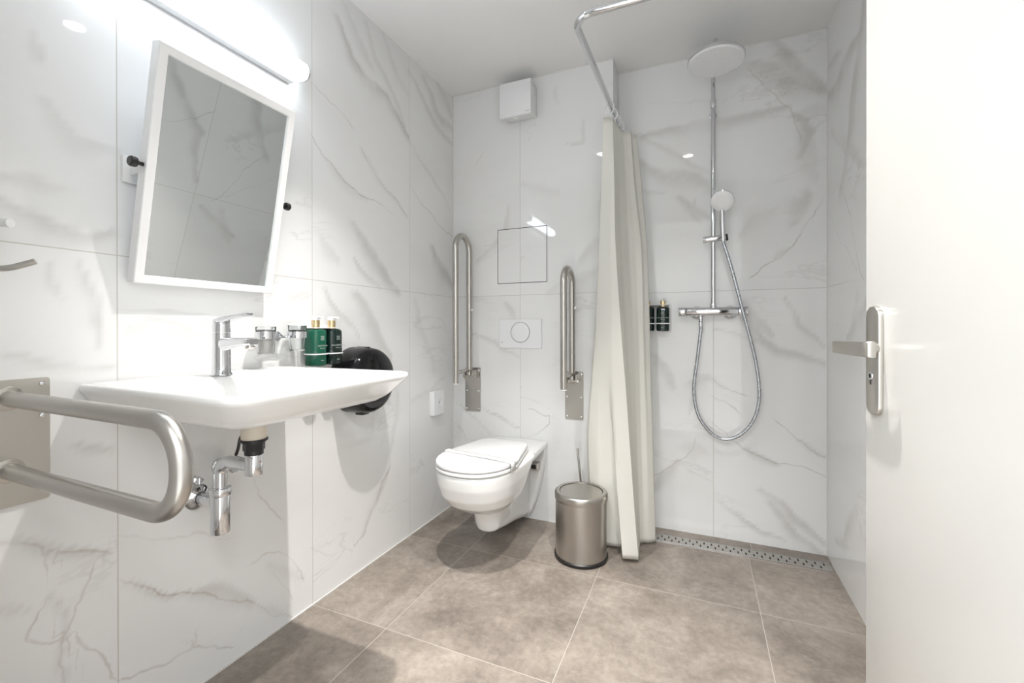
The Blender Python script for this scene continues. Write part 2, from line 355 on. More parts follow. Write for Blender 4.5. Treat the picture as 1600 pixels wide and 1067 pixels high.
VEINS={"L":[["b",0.03,0.9,[[1.347,2.286],[1.425,2.169],[1.502,2.125],[1.645,2.12],[1.808,1.992]]],["n",0.004,0.6,[[1.347,2.286],[1.425,2.169],[1.502,2.125],[1.645,2.12],[1.808,1.992]]],["b",0.018,0.6,[[1.512,2.368],[1.567,2.249],[1.708,2.137],[1.785,2.032]]],["b",0.03,0.5,[[1.394,2.363],[1.494,2.245],[1.548,2.2]]],["b",0.02,0.5,[[1.625,2.388],[1.73,2.244],[1.809,2.2]]],["b",0.02,0.8,[[1.821,2.321],[1.972,2.218],[2.143,2.134],[2.237,2.121]]],["b",0.03,0.8,[[1.945,2.357],[2.083,2.222],[2.238,2.206]]],["b",0.03,0.7,[[2.084,2.398],[2.221,2.283]]],["n",0.004,0.9,[[1.819,1.758],[1.944,1.675],[2.111,1.604],[2.236,1.579]]],["b",0.012,0.5,[[1.82,1.975],[1.998,1.874],[2.22,1.711]]],["n",0.004,0.9,[[1.218,1.76],[1.286,1.699],[1.376,1.637],[1.51,1.603],[1.685,1.582]]],["b",0.02,0.4,[[1.286,1.699],[1.376,1.637],[1.51,1.603]]],["n",0.004,0.5,[[1.218,1.955],[1.346,1.922],[1.425,1.88]]],["n",0.004,0.6,[[1.484,1.806],[1.585,1.714],[1.796,1.594]]],["b",0.015,0.4,[[1.484,1.806],[1.585,1.714],[1.796,1.594]]],["b",0.035,1.0,[[1.432,1.479],[1.51,1.402],[1.584,1.324],[1.663,1.253],[1.727,1.218]]],["b",0.014,0.8,[[1.44,1.329],[1.603,1.221]]],["b",0.04,1.0,[[2.024,1.476],[2.141,1.365],[2.229,1.291]]],["b",0.03,0.5,[[1.271,1.382],[1.344,1.315]]],["b",0.04,0.8,[[1.449,1.183],[1.544,1.066],[1.671,0.906]]],["b",0.012,0.8,[[1.281,1.195],[1.336,1.113],[1.467,0.998]]],["n",0.006,1.0,[[1.659,0.382],[1.583,0.278],[1.493,0.148],[1.428,0.11]]],["b",0.022,0.7,[[1.659,0.382],[1.583,0.278],[1.493,0.148]]],["n",0.005,0.6,[[1.219,0.208],[1.31,0.141],[1.428,0.11]]],["n",0.004,0.6,[[1.233,0.106],[1.358,0.117]]],["b",0.015,0.5,[[1.717,0.769],[1.693,0.55],[1.659,0.382]]],["b",0.03,0.4,[[1.869,1.181],[1.951,0.988],[2.039,0.816]]],["n",0.005,0.6,[[2.068,0.158],[2.007,0.044]]],["b",0.02,0.4,[[1.841,0.676],[2.134,0.755]]],["b",0.015,0.9,[[0.42,0.597],[0.47,0.568],[0.506,0.536],[0.597,0.493]]],["n",0.003,0.8,[[0.42,0.594],[0.47,0.565],[0.506,0.534],[0.597,0.492]]],["n",0.004,0.7,[[0.485,0.546],[0.489,0.506]]],["b",0.008,0.7,[[0.496,0.449],[0.529,0.36],[0.515,0.267],[0.519,0.227]]],["n",0.004,0.8,[[0.529,0.36],[0.515,0.267],[0.519,0.227]]],["n",0.003,0.6,[[0.575,0.473],[0.554,0.417],[0.529,0.36]]],["b",0.012,0.6,[[0.423,0.454],[0.456,0.432]]],["n",0.005,0.9,[[0.478,0.41],[0.456,0.366],[0.473,0.348],[0.505,0.33]]],["n",0.004,0.8,[[0.544,0.315],[0.586,0.243],[0.608,0.173]]],["b",0.008,0.9,[[0.631,0.4],[0.68,0.359],[0.725,0.311],[0.805,0.279]]],["b",0.028,0.9,[[0.805,0.279],[0.886,0.238],[0.977,0.147]]],["n",0.003,0.9,[[0.631,0.4],[0.68,0.359],[0.725,0.311],[0.805,0.275],[0.885,0.208],[0.977,0.147],[1.125,0.012]]],["b",0.01,0.7,[[0.977,0.147],[1.125,0.012]]],["n",0.003,0.9,[[0.63,0.156],[0.732,0.127],[0.797,0.122],[0.902,0.051]]],["n",0.003,0.6,[[0.804,0.158],[0.797,0.122]]],["n",0.003,0.4,[[0.631,0.513],[0.805,0.449],[0.93,0.382]]],["n",0.003,0.8,[[0.977,0.275],[1.037,0.283],[1.102,0.242],[1.173,0.126]]],["b",0.02,0.5,[[1.037,0.245],[1.173,0.126]]],["n",0.003,0.6,[[1.058,0.196],[1.125,0.082]]],["n",0.003,0.7,[[0.982,0.546],[1.007,0.473],[1.08,0.379]]],["b",0.012,0.7,[[0.54,0.771],[0.571,0.752],[0.609,0.737]]],["b",0.02,0.4,[[0.806,0.691],[0.878,0.664]]],["b",0.02,0.5,[[0.421,1.354],[0.466,1.363],[0.519,1.362]]],["b",0.02,0.8,[[0.421,1.302],[0.458,1.284],[0.498,1.268],[0.555,1.254],[0.608,1.276]]],["b",0.012,0.5,[[0.475,1.685],[0.479,1.621]]],["b",0.025,0.5,[[0.49,1.544],[0.542,1.468],[0.613,1.483]]],["b",0.01,0.6,[[0.497,1.187],[0.518,1.104]]],["b",0.014,0.8,[[0.551,1.187],[0.574,1.122],[0.589,0.995]]],["b",0.012,0.6,[[0.421,0.988],[0.481,0.964],[0.55,0.945],[0.619,0.939]]],["b",0.03,0.4,[[0.649,1.04],[0.834,1.05]]]],"T":[["b",0.02,0.5,[[0.163,1.429],[0.264,1.5],[0.321,1.56],[0.349,1.71]]],["n",0.005,0.5,[[0.149,1.98],[0.193,2.026]]],["b",0.01,0.5,[[0.776,2.136],[0.788,2.004],[0.691,2.008]]],["b",0.012,0.5,[[0.628,2.322],[0.641,2.234]]],["b",0.03,0.25,[[0.445,1.837],[0.64,1.763]]],["b",0.04,0.5,[[0.764,1.392],[0.882,1.501],[0.894,1.778]]],["b",0.03,0.4,[[0.589,1.232],[0.739,1.298],[0.859,1.339]]],["b",0.006,0.7,[[0.008,0.614],[0.123,0.534],[0.248,0.433]]],["b",0.012,0.7,[[0.138,1.008],[0.249,0.972],[0.42,0.878]]],["b",0.007,0.9,[[0.193,0.589],[0.315,0.536],[0.433,0.486]]],["b",0.02,0.7,[[0.343,1.178],[0.395,1.093]]],["n",0.004,0.8,[[0.484,0.597],[0.559,0.567],[0.601,0.571],[0.595,0.524],[0.509,0.458]]],["b",0.006,0.8,[[0.008,0.487],[0.095,0.381]]]],"S":[["b",0.03,0.8,[[1.058,2.044],[1.232,2.053],[1.407,2.059],[1.582,2.062],[1.706,2.073]]],["b",0.04,0.8,[[1.045,1.914],[1.171,1.817],[1.326,1.796],[1.384,1.725]]],["b",0.015,0.6,[[1.045,2.059],[1.267,1.893],[1.384,1.813]]],["n",0.004,0.6,[[1.561,2.272],[1.645,2.157],[1.726,2.058],[1.766,1.91]]],["b",0.05,0.9,[[1.645,2.205],[1.766,2.166],[1.844,2.126]]],["b",0.05,0.8,[[1.582,2.303],[1.726,2.21]]],["b",0.04,1.0,[[1.665,2.39],[1.726,2.292],[1.806,2.192],[1.863,2.122]]],["b",0.03,0.9,[[1.746,2.03],[1.806,1.938],[1.766,1.829]]],["b",0.05,0.5,[[1.766,2.027],[1.854,2.033]]],["b",0.05,0.5,[[1.786,1.942],[1.825,1.728]]],["n",0.004,1.0,[[1.844,1.61],[1.776,1.502],[1.717,1.402],[1.645,1.347],[1.561,1.28]]],["b",0.04,0.8,[[1.796,1.651],[1.747,1.528]]],["b",0.012,0.7,[[1.717,1.402],[1.666,1.37]]],["b",0.03,0.4,[[1.518,1.489],[1.582,1.568],[1.666,1.607]]],["b",0.01,0.6,[[1.315,1.683],[1.303,1.621],[1.338,1.567]]],["b",0.025,0.7,[[1.243,1.704],[1.315,1.633],[1.384,1.588]]],["b",0.01,0.5,[[1.045,1.761],[1.171,1.739]]],["b",0.03,0.7,[[1.54,1.172],[1.585,1.07],[1.65,1.007]]],["b",0.012,0.7,[[1.704,1.18],[1.757,1.056],[1.859,0.948]]],["b",0.022,0.9,[[1.585,1.032],[1.672,0.932],[1.859,0.876]]],["b",0.01,0.6,[[1.401,1.032],[1.573,0.987],[1.672,0.926]]],["n",0.004,0.8,[[1.401,0.777],[1.471,0.735],[1.54,0.713]]],["b",0.015,0.5,[[1.401,0.777],[1.46,0.747]]],["n",0.004,0.8,[[1.401,0.692],[1.506,0.634]]],["n",0.004,0.9,[[1.401,0.561],[1.483,0.491],[1.574,0.436],[1.672,0.397],[1.859,0.366]]],["b",0.018,0.8,[[1.54,0.458],[1.596,0.426],[1.672,0.397]]],["n",0.004,0.7,[[1.672,0.596],[1.757,0.518],[1.859,0.45]]],["b",0.012,0.6,[[1.757,0.518],[1.859,0.45]]],["b",0.022,1.0,[[1.601,0.269],[1.694,0.214],[1.778,0.13],[1.859,0.06]]],["b",0.022,0.9,[[1.64,0.218],[1.746,0.075],[1.849,0.01]]],["b",0.012,0.8,[[1.424,0.185],[1.54,0.101],[1.704,0.042]]],["b",0.03,0.8,[[1.126,0.895],[1.178,0.828],[1.216,0.735]]],["n",0.005,0.7,[[1.113,0.261],[1.229,0.358],[1.304,0.42],[1.316,0.474]]],["b",0.03,0.7,[[1.113,0.192],[1.152,0.267],[1.229,0.358]]],["b",0.012,0.7,[[1.304,0.739],[1.292,0.605]]],["b",0.04,0.6,[[1.292,0.765],[1.377,0.795]]],["b",0.05,0.5,[[1.267,0.442],[1.353,0.425]]]],"R":[["b",0.04,0.9,[[1.938,2.102],[2.083,2.104],[2.254,2.064],[2.374,2.09]]],["b",0.02,0.7,[[2.182,2.172],[2.374,2.215]]],["n",0.005,0.8,[[2.181,1.615],[2.051,1.461],[1.992,1.316],[1.91,1.206]]],["n",0.004,0.6,[[2.373,1.558],[2.181,1.388],[1.992,1.251]]],["b",0.03,0.5,[[2.332,1.903],[2.114,1.734],[1.911,1.606]]],["b",0.04,0.5,[[1.99,1.15],[2.084,0.96]]],["b",0.03,0.7,[[1.989,0.379],[2.151,0.158]]],["b",0.02,0.6,[[2.264,0.129],[2.083,0.179]]],["b",0.035,0.9,[[0.75,1.95],[1.05,1.75],[1.3,1.42]]],["b",0.03,0.8,[[1.3,2.25],[1.5,1.95],[1.75,1.6],[1.79,1.3]]],["b",0.02,0.8,[[1.5,1.95],[1.62,2.1],[1.79,2.15]]],["n",0.004,0.9,[[1.2,1.35],[1.45,1.55],[1.6,1.6],[1.79,1.75]]],["b",0.04,0.9,[[1.2,1.15],[1.4,0.95],[1.55,0.7]]],["b",0.03,0.8,[[0.7,1.1],[0.9,0.9],[1.15,0.85]]],["b",0.04,0.8,[[1.85,2.3],[2.05,1.9],[2.2,1.6]]],["b",0.03,0.8,[[1.85,1.15],[2.1,1.0]]]]}
# ------------------------------------------------------------------ walls with marked veins
import numpy as np
def vein_fields(wall, U, Z):
    rng = np.random.RandomState(3)
    soft = np.zeros_like(U); dl = np.full_like(U, .2); pw = np.zeros_like(U); best = np.full_like(U, 9.)
    for kind, w, s, pts in VEINS[wall]:
        P = [np.array(p) for p in pts]
        for it in range(3):                                   # make the line wander a little
            Q = [P[0]]
            for A, B_ in zip(P, P[1:]):
                d = B_ - A; n = np.array((-d[1], d[0]))
                Q += [(A + B_) / 2 + n * rng.uniform(-.09, .09), B_]
            P = Q
        bd = np.full_like(U, 9.); sd = np.full_like(U, .2); tt = np.zeros_like(U)
        for i, (A, B_) in enumerate(zip(P, P[1:])):
            d = B_ - A; l2 = max(d @ d, 1e-9)
            t = np.clip(((U - A[0]) * d[0] + (Z - A[1]) * d[1]) / l2, 0, 1)
            ex = U - (A[0] + d[0] * t); ez = Z - (A[1] + d[1] * t)
            ds = np.hypot(ex, ez); sg = np.sign(d[0] * ez - d[1] * ex); k = ds < bd
            bd = np.where(k, ds, bd); sd = np.where(k, ds * sg, sd); tt = np.where(k, (i + t) / (len(P) - 1), tt)
        if kind == 'b':
            ww = w * (.45 + .75 * np.sin(PI * np.clip(tt, .08, .92)))
            # one crisp edge and one that fades, as in the printed marble
            g = np.where(sd > 0, np.exp(-(bd / (ww * .55)) ** 4), np.exp(-(bd / (ww * 1.1)) ** 2))
            soft = np.maximum(soft, s * .75 * g) + .25 * s * g
        else:
            k = bd < best; best = np.where(k, bd, best); dl = np.where(k, sd, dl)
            pw = np.where(k, s * np.clip(1 - bd / .05, 0, 1) * 1.2, pw)
    return soft, dl, pw
def veined_wall(name, wall, fn, u0, u1, z0, z1, m, label, slab, step=.0125):
    nu = max(2, int((u1 - u0) / step)); nz = max(2, int((z1 - z0) / step))
    us = np.linspace(u0, u1, nu + 1); zs = np.linspace(z0, z1, nz + 1)
    bm = BM(); V = [[bm.verts.new(fn(u, z)) for u in us] for z in zs]
    for j in range(nz):
        for i in range(nu): bm.faces.new((V[j][i], V[j][i + 1], V[j + 1][i + 1], V[j + 1][i]))
    box(bm, *slab)
    o = build(name, bm, m, recalc=False)
    me = o.data; n = len(me.vertices)
    U = np.zeros(n); Z = np.full(n, -5.)
    k = (nu + 1) * (nz + 1)
    U[:k] = np.tile(us, nz + 1); Z[:k] = np.repeat(zs, nu + 1)
    for nm, arr in zip(('vein_soft', 'vein_line', 'vein_power'), vein_fields(wall, U, Z)):
        at = me.attributes.new(nm, 'FLOAT', 'POINT'); at.data.foreach_set('value', arr.astype(np.float32))
    o['kind'] = 'structure'; o['label'] = label; o['category'] = 'wall'
    return o
T_ = .12
mL = marble('marble_left', 'Y', (.62, 1.219, 1.819), 0)
mT = marble('marble_toilet_wall', 'X', (.427,), 40)
mS = marble('marble_shower_wall', 'X', (1.399,), 80)
mR = marble('marble_right', 'Y', (.59, 1.19, 1.79), 120)
veined_wall('wall_left', 'L', lambda u, z: (0, u, z), YF, YT, 0, H, mL, 'left wall of grey veined white marble tiles behind washbasin', ((-T_, YF, 0), (-.001, YT + .15, H)))
veined_wall('wall_back', 'T', lambda u, z: (u, YT, z), 0, XS, 0, H, mT, 'marble tiled wall behind the toilet', ((0, YT + .001, 0), (XS - .0005, YS + T_, H)))
veined_wall('wall_shower', 'S', lambda u, z: (u, YS, z), XS, RW, 0, H, mS, 'marble tiled wall behind the shower', ((XS, YS + .001, 0), (RW, YS + T_, H)))
veined_wall('wall_right', 'R', lambda u, z: (RW, u, z), YF, YS, 0, H, mR, 'right marble tiled wall beside the shower', ((RW + .001, YF, 0), (RW + T_, YS + T_, H)))

bm = BM(); box(bm, (-T_, -1.8, -.1), (RW + T_, 1.0, 0)); box(bm, (-T_, .98, -.1), (RW + T_, YS + T_, -.0005))
bm.free(); bm = BM(); box(bm, (-T_, YF - .1, -.1), (RW + T_, YS + T_, 0))
struct('floor', bm, stone_floor('floor_tiles', (.34, .94, 1.54), (.62, 1.22, 1.819, 2.235)), 'taupe stone look floor tiles')
bm = BM(); box(bm, (-T_, YF - .1, H), (RW + T_, YS + T_, H + .1))
struct('ceiling', bm, M['paint'], 'plain white painted ceiling')
# front wall with the doorway the photograph is taken from
DX0, DX1, DZ = .72, 1.80, 2.08
bm = BM(); box(bm, (0, .02, 0), (DX0, YF, H)); box(bm, (DX1, .02, 0), (RW, YF, H)); box(bm, (DX0, .02, DZ), (DX1, YF, H))
struct('wall_front', bm, marble('marble_front', 'X', (.1,), 160), 'front wall around the doorway')
# silicone lines in the corners
bm = BM(); box(bm, (0, .2, 0), (.004, YT, .004)); struct('trim_1', bm, M['grout'], 'pale joint line along the foot of the left wall')
bm = BM(); box(bm, (0, YT - .003, 0), (.003, YT, H)); struct('trim_2', bm, M['grout'], 'pale joint line up the corner left of the toilet')
bm = BM(); box(bm, (RW - .003, YS - .003, 0), (RW, YS, H)); struct('trim_3', bm, M['grout'], 'pale joint line up the right shower corner')
bm = BM(); box(bm, (0, YT - .004, H - .004), (XS, YT, H)); box(bm, (XS, YS - .004, H - .004), (RW, YS, H)); struct('trim_4', bm, M['grout'], 'pale joint line below the ceiling')
# hall behind the camera
bm = BM(); box(bm, (-.6, -2.0, -.1), (2.4, .02, 0)); struct('floor_hall', bm, M['plaster'], 'hall floor outside the bathroom')
bm = BM(); box(bm, (-.6, -2.0, H), (2.4, .02, H + .1)); struct('ceiling_hall', bm, M['paint'], 'hall ceiling outside the bathroom')
bm = BM(); box(bm, (-.7, -2.0, 0), (-.6, .02, H)); struct('wall_hall_left', bm, M['plaster'], 'left hall wall outside the bathroom')
bm = BM(); box(bm, (2.4, -2.0, 0), (2.5, .02, H)); struct('wall_hall_right', bm, M['plaster'], 'right hall wall outside the bathroom')
bm = BM(); box(bm, (-.7, -2.1, 0), (2.5, -2.0, H)); struct('wall_hall_back', bm, M['plaster'], 'far hall wall outside the bathroom')
bm = BM(); box(bm, (-.6, .0195, 0), (0, .12, H)); box(bm, (RW, .0195, 0), (2.4, .12, H)); struct('wall_hall_front', bm, M['plaster'], 'hall side of the bathroom wall')

# ------------------------------------------------------------------ door
def door():
    E = Vector((CAM.x + .288, 1.025, 0)); Hn = Vector((CAM.x + .458, .15, 0))
    d = (E - Hn); W = d.length; d.normalize()            # towards the free edge
    n = Vector((-d.y, d.x, 0))                           # face normal towards the camera side
    root = bpy.data.objects.new('door_1', None); C.objects.link(root); root.location = Hn
    root['kind'] = 'structure'; root['label'] = 'cream white door leaf standing open with satin lever handle'; root['category'] = 'door'
    def W3(s, t, z): return Hn + d * s + n * t + Vector((0, 0, z))
    def slab(bm, s0, s1, t0, t1, z0, z1, bev=0, seg=2):
        t = bmesh.new(); box(t, (s0, t0, z0), (s1, t1, z1), bev, seg)
        mtx = Matrix.Translation(Hn) @ Matrix(((d.x, n.x, 0, 0), (d.y, n.y, 0, 0), (0, 0, 1, 0), (0, 0, 0, 1)))
        merge(bm, t, mtx)
    bm = BM(); slab(bm, 0, W, -.04, 0, .01, 2.08, .002); build('door_panel', bm, M['door'], root)
    sc = W - .035; zc = 1.000                              # lever height
    # long rounded backplate
    bm = BM()
    def ring(t, ins):
        return [W3(sc + u, t, zc - .022 + z) for u, z in rrect(-.0205 + ins, .0205 - ins, -.099 + ins, .099 - ins, .0195 - ins, 8)]
    loft(bm, [ring(0, 0), ring(.0055, 0), ring(.0075, .0012), ring(.0085, .004)])
    bp = build('back_plate', bm, M['nickel'], root)
    bm = BM(); p = W3(sc + .003, .0085, zc - .050); lathe(bm, p, n, [(0, 0), (0, .0075), (.0012, .0070), (.0012, .0045)], 20)
    build('keyhole_ring', bm, M['chrome'], bp)
    bm = BM(); slab(bm, sc + .0015, sc + .0045, .0085, .0092, zc - .066, zc - .046); lathe(bm, p, n, [(0, 0), (0, .0036), (.0006, .0034), (.0006, 0)], 16)
    build('keyhole', bm, M['dark'], bp)
    # lever: round neck, then a flat tapering blade
    bm = BM(); cyl(bm, W3(sc - .012, .006, zc), W3(sc - .012, .034, zc), .0095, .001)
    nk = []
    path = [(-.050, .030), (-.046, .036), (-.030, .040), (.0, .0415), (.04, .040), (.078, .0355)]
    path = [(q.x, q.y) for q in catmull([(a_, b_, 0) for a_, b_ in path], 5)]
    rings = []
    for i, (s, t) in enumerate(path):
        f = i / (len(path) - 1); hh = .0145 - .0025 * f; th = .0045 - .001 * f
        if f == 0: hh *= .8; th *= .6
        if f == 1: hh *= .75; th *= .6
        rings.append([W3(sc + s, t + b_, zc + z) for b_, z in rrect(-th, th, -hh, hh, th * .8, 4)])
    loft(bm, rings)
    build('door_lever', bm, M['nickel'], root)
    for z in (.3, 1.8):
        bm = BM(); cyl(bm, W3(-.008, -.002, z), W3(-.008, -.002, z + .09), .007, .001, 16)
        build('hinge', bm, M['nickel'], root)
    return root
door()
bm = BM()
box(bm, (DX0 - .05, YF, 0), (DX0, YF + .012, DZ + .05), .002); box(bm, (DX0, YF, DZ), (DX1, YF + .012, DZ + .05), .002); box(bm, (DX1, YF, 0), (DX1 + .05, YF + .012, DZ + .05), .002)
box(bm, (DX0 - .012, .02, 0), (DX0, YF, DZ)); box(bm, (DX1, .02, 0), (DX1 + .012, YF, DZ))
struct('trim_5', bm, M['door'], 'painted door frame around the doorway')

# ------------------------------------------------------------------ lamps
t = thing('wall_lamp', 'long white light bar glowing on the wall above the tilted mirror', 'lamp', (0, .82, 1.93))
bm = BM(); box(bm, (0, .52, 1.90), (.028, 1.12, 1.965), .004); build('base', bm, M['frame'], t)
bm = BM()
prof = [(.028, 1.908), (.060, 1.906), (.074, 1.912), (.080, 1.926), (.080, 1.944), (.072, 1.960), (.055, 1.966), (.028, 1.964)]
prism(bm, [(u, z) for u, z in prof], 1, .508, 1.132)
build('light_diffuser', bm, M['lens'], t)
for y in (.502, 1.132):
    bm = BM(); prism(bm, [(u + (.002 if u > .03 else 0), z) for u, z in prof], 1, y, y + .006); build('end_cap', bm, M['chrome'], t)
for (x, y), lb in zip(DL, ('recessed ceiling spotlight nearer the door side, right one', 'recessed ceiling spotlight nearer the washbasin, left one')):
    t = thing('ceiling_spotlight', lb, 'lamp', (x, y, H), 'recessed ceiling spotlights')
    bm = BM(); lathe(bm, (x, y, H), (0, 0, -1), [(0, .048), (.004, .046), (.006, .040), (.002, .034), (0, .033)], 40); build('trim_ring', bm, M['frame'], t)
    bm = BM(); lathe(bm, (x, y, H - .001), (0, 0, -1), [(0, .033), (.003, .032), (.004, 0)], 32); build('lens', bm, M['spotlens'], t)

# ------------------------------------------------------------------ tilting mirror
def mirror():
    ctr = Vector((.094, .828, 1.440)); tl = .192
    t = thing('tilting_mirror', 'rectangular white framed mirror tilted forward on side pivots above the washbasin', 'mirror', ctr)
    R_ = Matrix.Translation(ctr) @ Matrix.Rotation(tl, 4, 'Y')
    w, h = .1925, .2935; fw = .0215
    bm = BM()
    rings = []
    # closed frame cross-section swept round a rectangle
    for (ins, dx) in ((0, -.030), (0, -.002), (.002, 0), (fw - .001, 0), (fw, -.001), (fw, -.006), (fw, -.030)):
        rings.append([Vector((dx, y, z)) for y, z in ((-w + ins, -h + ins), (w - ins, -h + ins), (w - ins, h - ins), (-w + ins, h - ins))])
    loft(bm, rings + [rings[0]], False, False)
    bmesh.ops.remove_doubles(bm, verts=bm.verts, dist=1e-5)
    bmesh.ops.transform(bm, matrix=R_, verts=bm.verts); build('frame', bm, M['frame'], t, ang=25)
    b = BM(); box(b, (-.012, -w + fw, -h + fw), (-.006, w - fw, h - fw)); bmesh.ops.transform(b, matrix=R_, verts=b.verts); build('mirror_glass', b, M['mirror'], t)
    b = BM(); box(b, (-.028, -w + .01, -h + .01), (-.013, w - .01, h - .01)); bmesh.ops.transform(b, matrix=R_, verts=b.verts); build('backing', b, M['plastic'], t)
    for s in (-1, 1):
        b = BM(); yy = ctr.y + s * (w - .010)
        box(b, (0, yy - .018, ctr.z - .034), (.010, yy + .018, ctr.z + .034), .002)
        box(b, (.008, yy - .003 , ctr.z - .014), (.062, yy + .003, ctr.z + .014), .002)
        br = build('wall_bracket', b, M['frame'], t)
        b = BM(); lathe(b, (.082, ctr.y + s * (w + .001), ctr.z), (0, s, 0), [(0, 0), (0, .005), (.013, .005), (.014, .0115), (.017, .0125), (.026, .0125), (.029, .010), (.029, 0)], 20)
        build('pivot_knob', b, M['black'], t)
mirror()

# ------------------------------------------------------------------ washbasin, trap, tap
def washbasin():
    t = thing('washbasin', 'wide white ceramic washbasin mounted on the left wall under the mirror', 'washbasin', (0, .815, .908))
    y0, y1, xf = .542, 1.094, .553
    def R(ins0, ins1, xb, xe, z, rf, rb=.012):
        return [(x, y, z) for x, y in rrect(xb, xe, y0 + ins0, y1 - ins1, [rb, rf, rf, rb], 8)]
    bm = BM()
    rings = [R(.20, .20, .13, .33, .809, .05, .04), R(.10, .10, .05, .43, .817, .05, .02), R(.055, .055, .004, .480, .830, .045), R(.040, .040, .001, .500, .842, .045), R(.030, .030, .001, .512, .852, .045),
             R(.006, .006, .001, .545, .886, .05), R(.001, .001, .001, .551, .893, .05), R(0, 0, .001, .553, .899, .05), R(.001, .001, .001, .552, .905, .05), R(.005, .005, .004, .548, .9085, .046),
             R(.018, .018, .012, .535, .9075, .04), R(.030, .030, .135, .524, .905, .04, .05), R(.042, .042, .150, .512, .898, .05, .05), R(.07, .07, .17, .48, .878, .07, .06),
             R(.10, .10, .185, .45, .860, .08, .07), R(.16, .16, .20, .40, .848, .07, .06), R(.25, .25, .215, .27, .843, .02, .02)]
    loft(bm, rings)
    build('basin', bm, M['ceramic'], t, ang=50)
    bm = BM(); cyl(bm, (.235, .811, .742), (.235, .811, .812), .031, .002, 40); build('drain_neck', bm, M['cream'], t)
    bm = BM(); lathe(bm, (.243, .815, .8435), (0, 0, 1), [(0, .0), (0, .028), (.002, .028), (.003, .022), (.001, .018), (.001, 0)], 32); build('drain_plug', bm, M['chrome'], t)
washbasin()
def trap():
    t = thing('bottle_trap', 'chrome bottle trap and elbow waste pipe under the washbasin', 'pipe', (.10, .815, .60))
    bm = BM(); lathe(bm, (.235, .811, .7415), (0, 0, -1), [(0, 0), (0, .034), (.005, .034), (.007, .028), (.010, .028)], 32)
    r = .0265
    loft(bm, [[(.235 + r * math.cos(PI / 4 * k + .2), .811 + r * math.sin(PI / 4 * k + .2), z) for k in range(8)] for z in (.734, .712)])
    cyl(bm, (.235, .811, .712), (.235, .811, .700), .023, .001); build('union_nut', bm, M['black'], t)
    bm = BM(); cyl(bm, (.235, .811, .701), (.235, .811, .645), .0215, .002, 36); box(bm, (.252, .806, .676), (.2585, .816, .700), .002); build('outlet_elbow', bm, M['chrome'], t)
    bm = BM(); tube(bm, fillet([(.225, .811, .669), (.13, .808, .669), (.105, .806, .650), (.105, .806, .560)], .045, 12), .0172, 28); build('bent_pipe', bm, M['chrome'], t)
    bm = BM(); cyl(bm, (.105, .806, .580), (.105, .806, .468), .0248, .0025, 40); build('bottle', bm, M['chrome'], t)
    bm = BM(); cyl(bm, (.105, .806, .594), (.105, .806, .572), .0272, .002, 40); build('collar', bm, M['chrome'], t)
    bm = BM(); cyl(bm, (0, .806, .552), (.09, .806, .552), .016, .001, 28); build('wall_pipe', bm, M['chrome'], t)
    bm = BM(); lathe(bm, (0, .806, .552), (1, 0, 0), [(0, 0), (0, .036), (.006, .036), (.014, .029), (.018, .020), (.022, .017)], 40); build('wall_rosette', bm, M['chrome'], t)
trap()
for y, z, lb in ((.768, .618, 'small chrome angle valve on the wall left of the bottle trap'), (.872, .622, 'small chrome angle valve on the wall behind the bent waste pipe')):
    t = thing('angle_valve', lb, 'valve', (0, y, z), 'angle valves under the washbasin')
    bm = BM(); lathe(bm, (0, y, z), (1, 0, 0), [(0, 0), (0, .024), (.004, .023), (.008, .013), (.042, .013), (.042, .010), (.05, .010), (.05, 0)], 24)
    cyl(bm, (.033, y, z), (.033, y, z + .030), .008); build('valve_body', bm, M['chrome'], t)
    bm = BM(); loft(bm, [[(x, y + r_ * math.cos(PI / 3 * k), z + r_ * .8 * math.sin(PI / 3 * k)) for k in range(6)] for x, r_ in ((.050, .008), (.053, .014), (.070, .016), (.073, .012))]); build('valve_knob', bm, M['chrome'], t)
bm = BM(); tube(bm, catmull([(.075, .872, .664), (.09, .868, .685), (.125, .85, .722), (.165, .835, .752), (.17, .83, .80)], 8), .0045, 12); o = build('supply_hose', bm, M['black'], None, (.10, .86, .69)); tag(o, 'thin black supply hose curving up behind the drain to the basin', 'hose')
def faucet():
    t = thing('basin_tap', 'chrome single lever mixer tap standing on the back edge of the washbasin', 'tap', (.103, .811, .9075))
    x, y = .103, .811
    bm = BM(); lathe(bm, (x, y, .9075), (0, 0, 1), [(0, 0), (0, .0265), (.003, .0265), (.006, .0235), (.03, .0222), (.10, .0222), (.114, .0225), (.1145, .0215), (.1175, .0215)], 44)
    # spout
    rings = []
    for f, (px, pz, hw, hh) in enumerate(((.0, .994, .016, .018), (.03, .995, .019, .0175), (.07, .999, .0175, .013), (.105, 1.001, .017, .0115), (.128, 1.0015, .0165, .0105), (.133, 1.0015, .014, .008))):
        rings.append([(x + px, y + u, pz + v) for u, v in rrect(-hw, hw, -hh, hh, min(hw, hh) * .75, 5)])
    loft(bm, rings); build('tap_body', bm, M['chrome'], t, ang=45)
    bm = BM(); cyl(bm, (x + .115, y, .993), (x + .1185, y, .9825), .0115, .001); build('aerator', bm, M['nickel'], t)
    bm = BM(); lathe(bm, (x, y, 1.026), (0, 0, 1), [(0, 0), (0, .0222), (.022, .0222), (.03, .021), (.036, .014), (.037, 0)], 40)
    rings = []
    for (px, pz, hw, hh) in ((-.021, 1.048, .012, .006), (-.01, 1.056, .018, .009), (.02, 1.062, .018, .008), (.05, 1.067, .015, .0055), (.085, 1.073, .013, .004), (.112, 1.0765, .012, .003), (.117, 1.077, .009, .002)):
        rings.append([(x + px, y + u, pz + v) for u, v in rrect(-hw, hw, -hh, hh, min(hw, hh) * .8, 5)])
    loft(bm, rings); build('tap_lever', bm, M['chrome'], t, ang=45)
faucet()

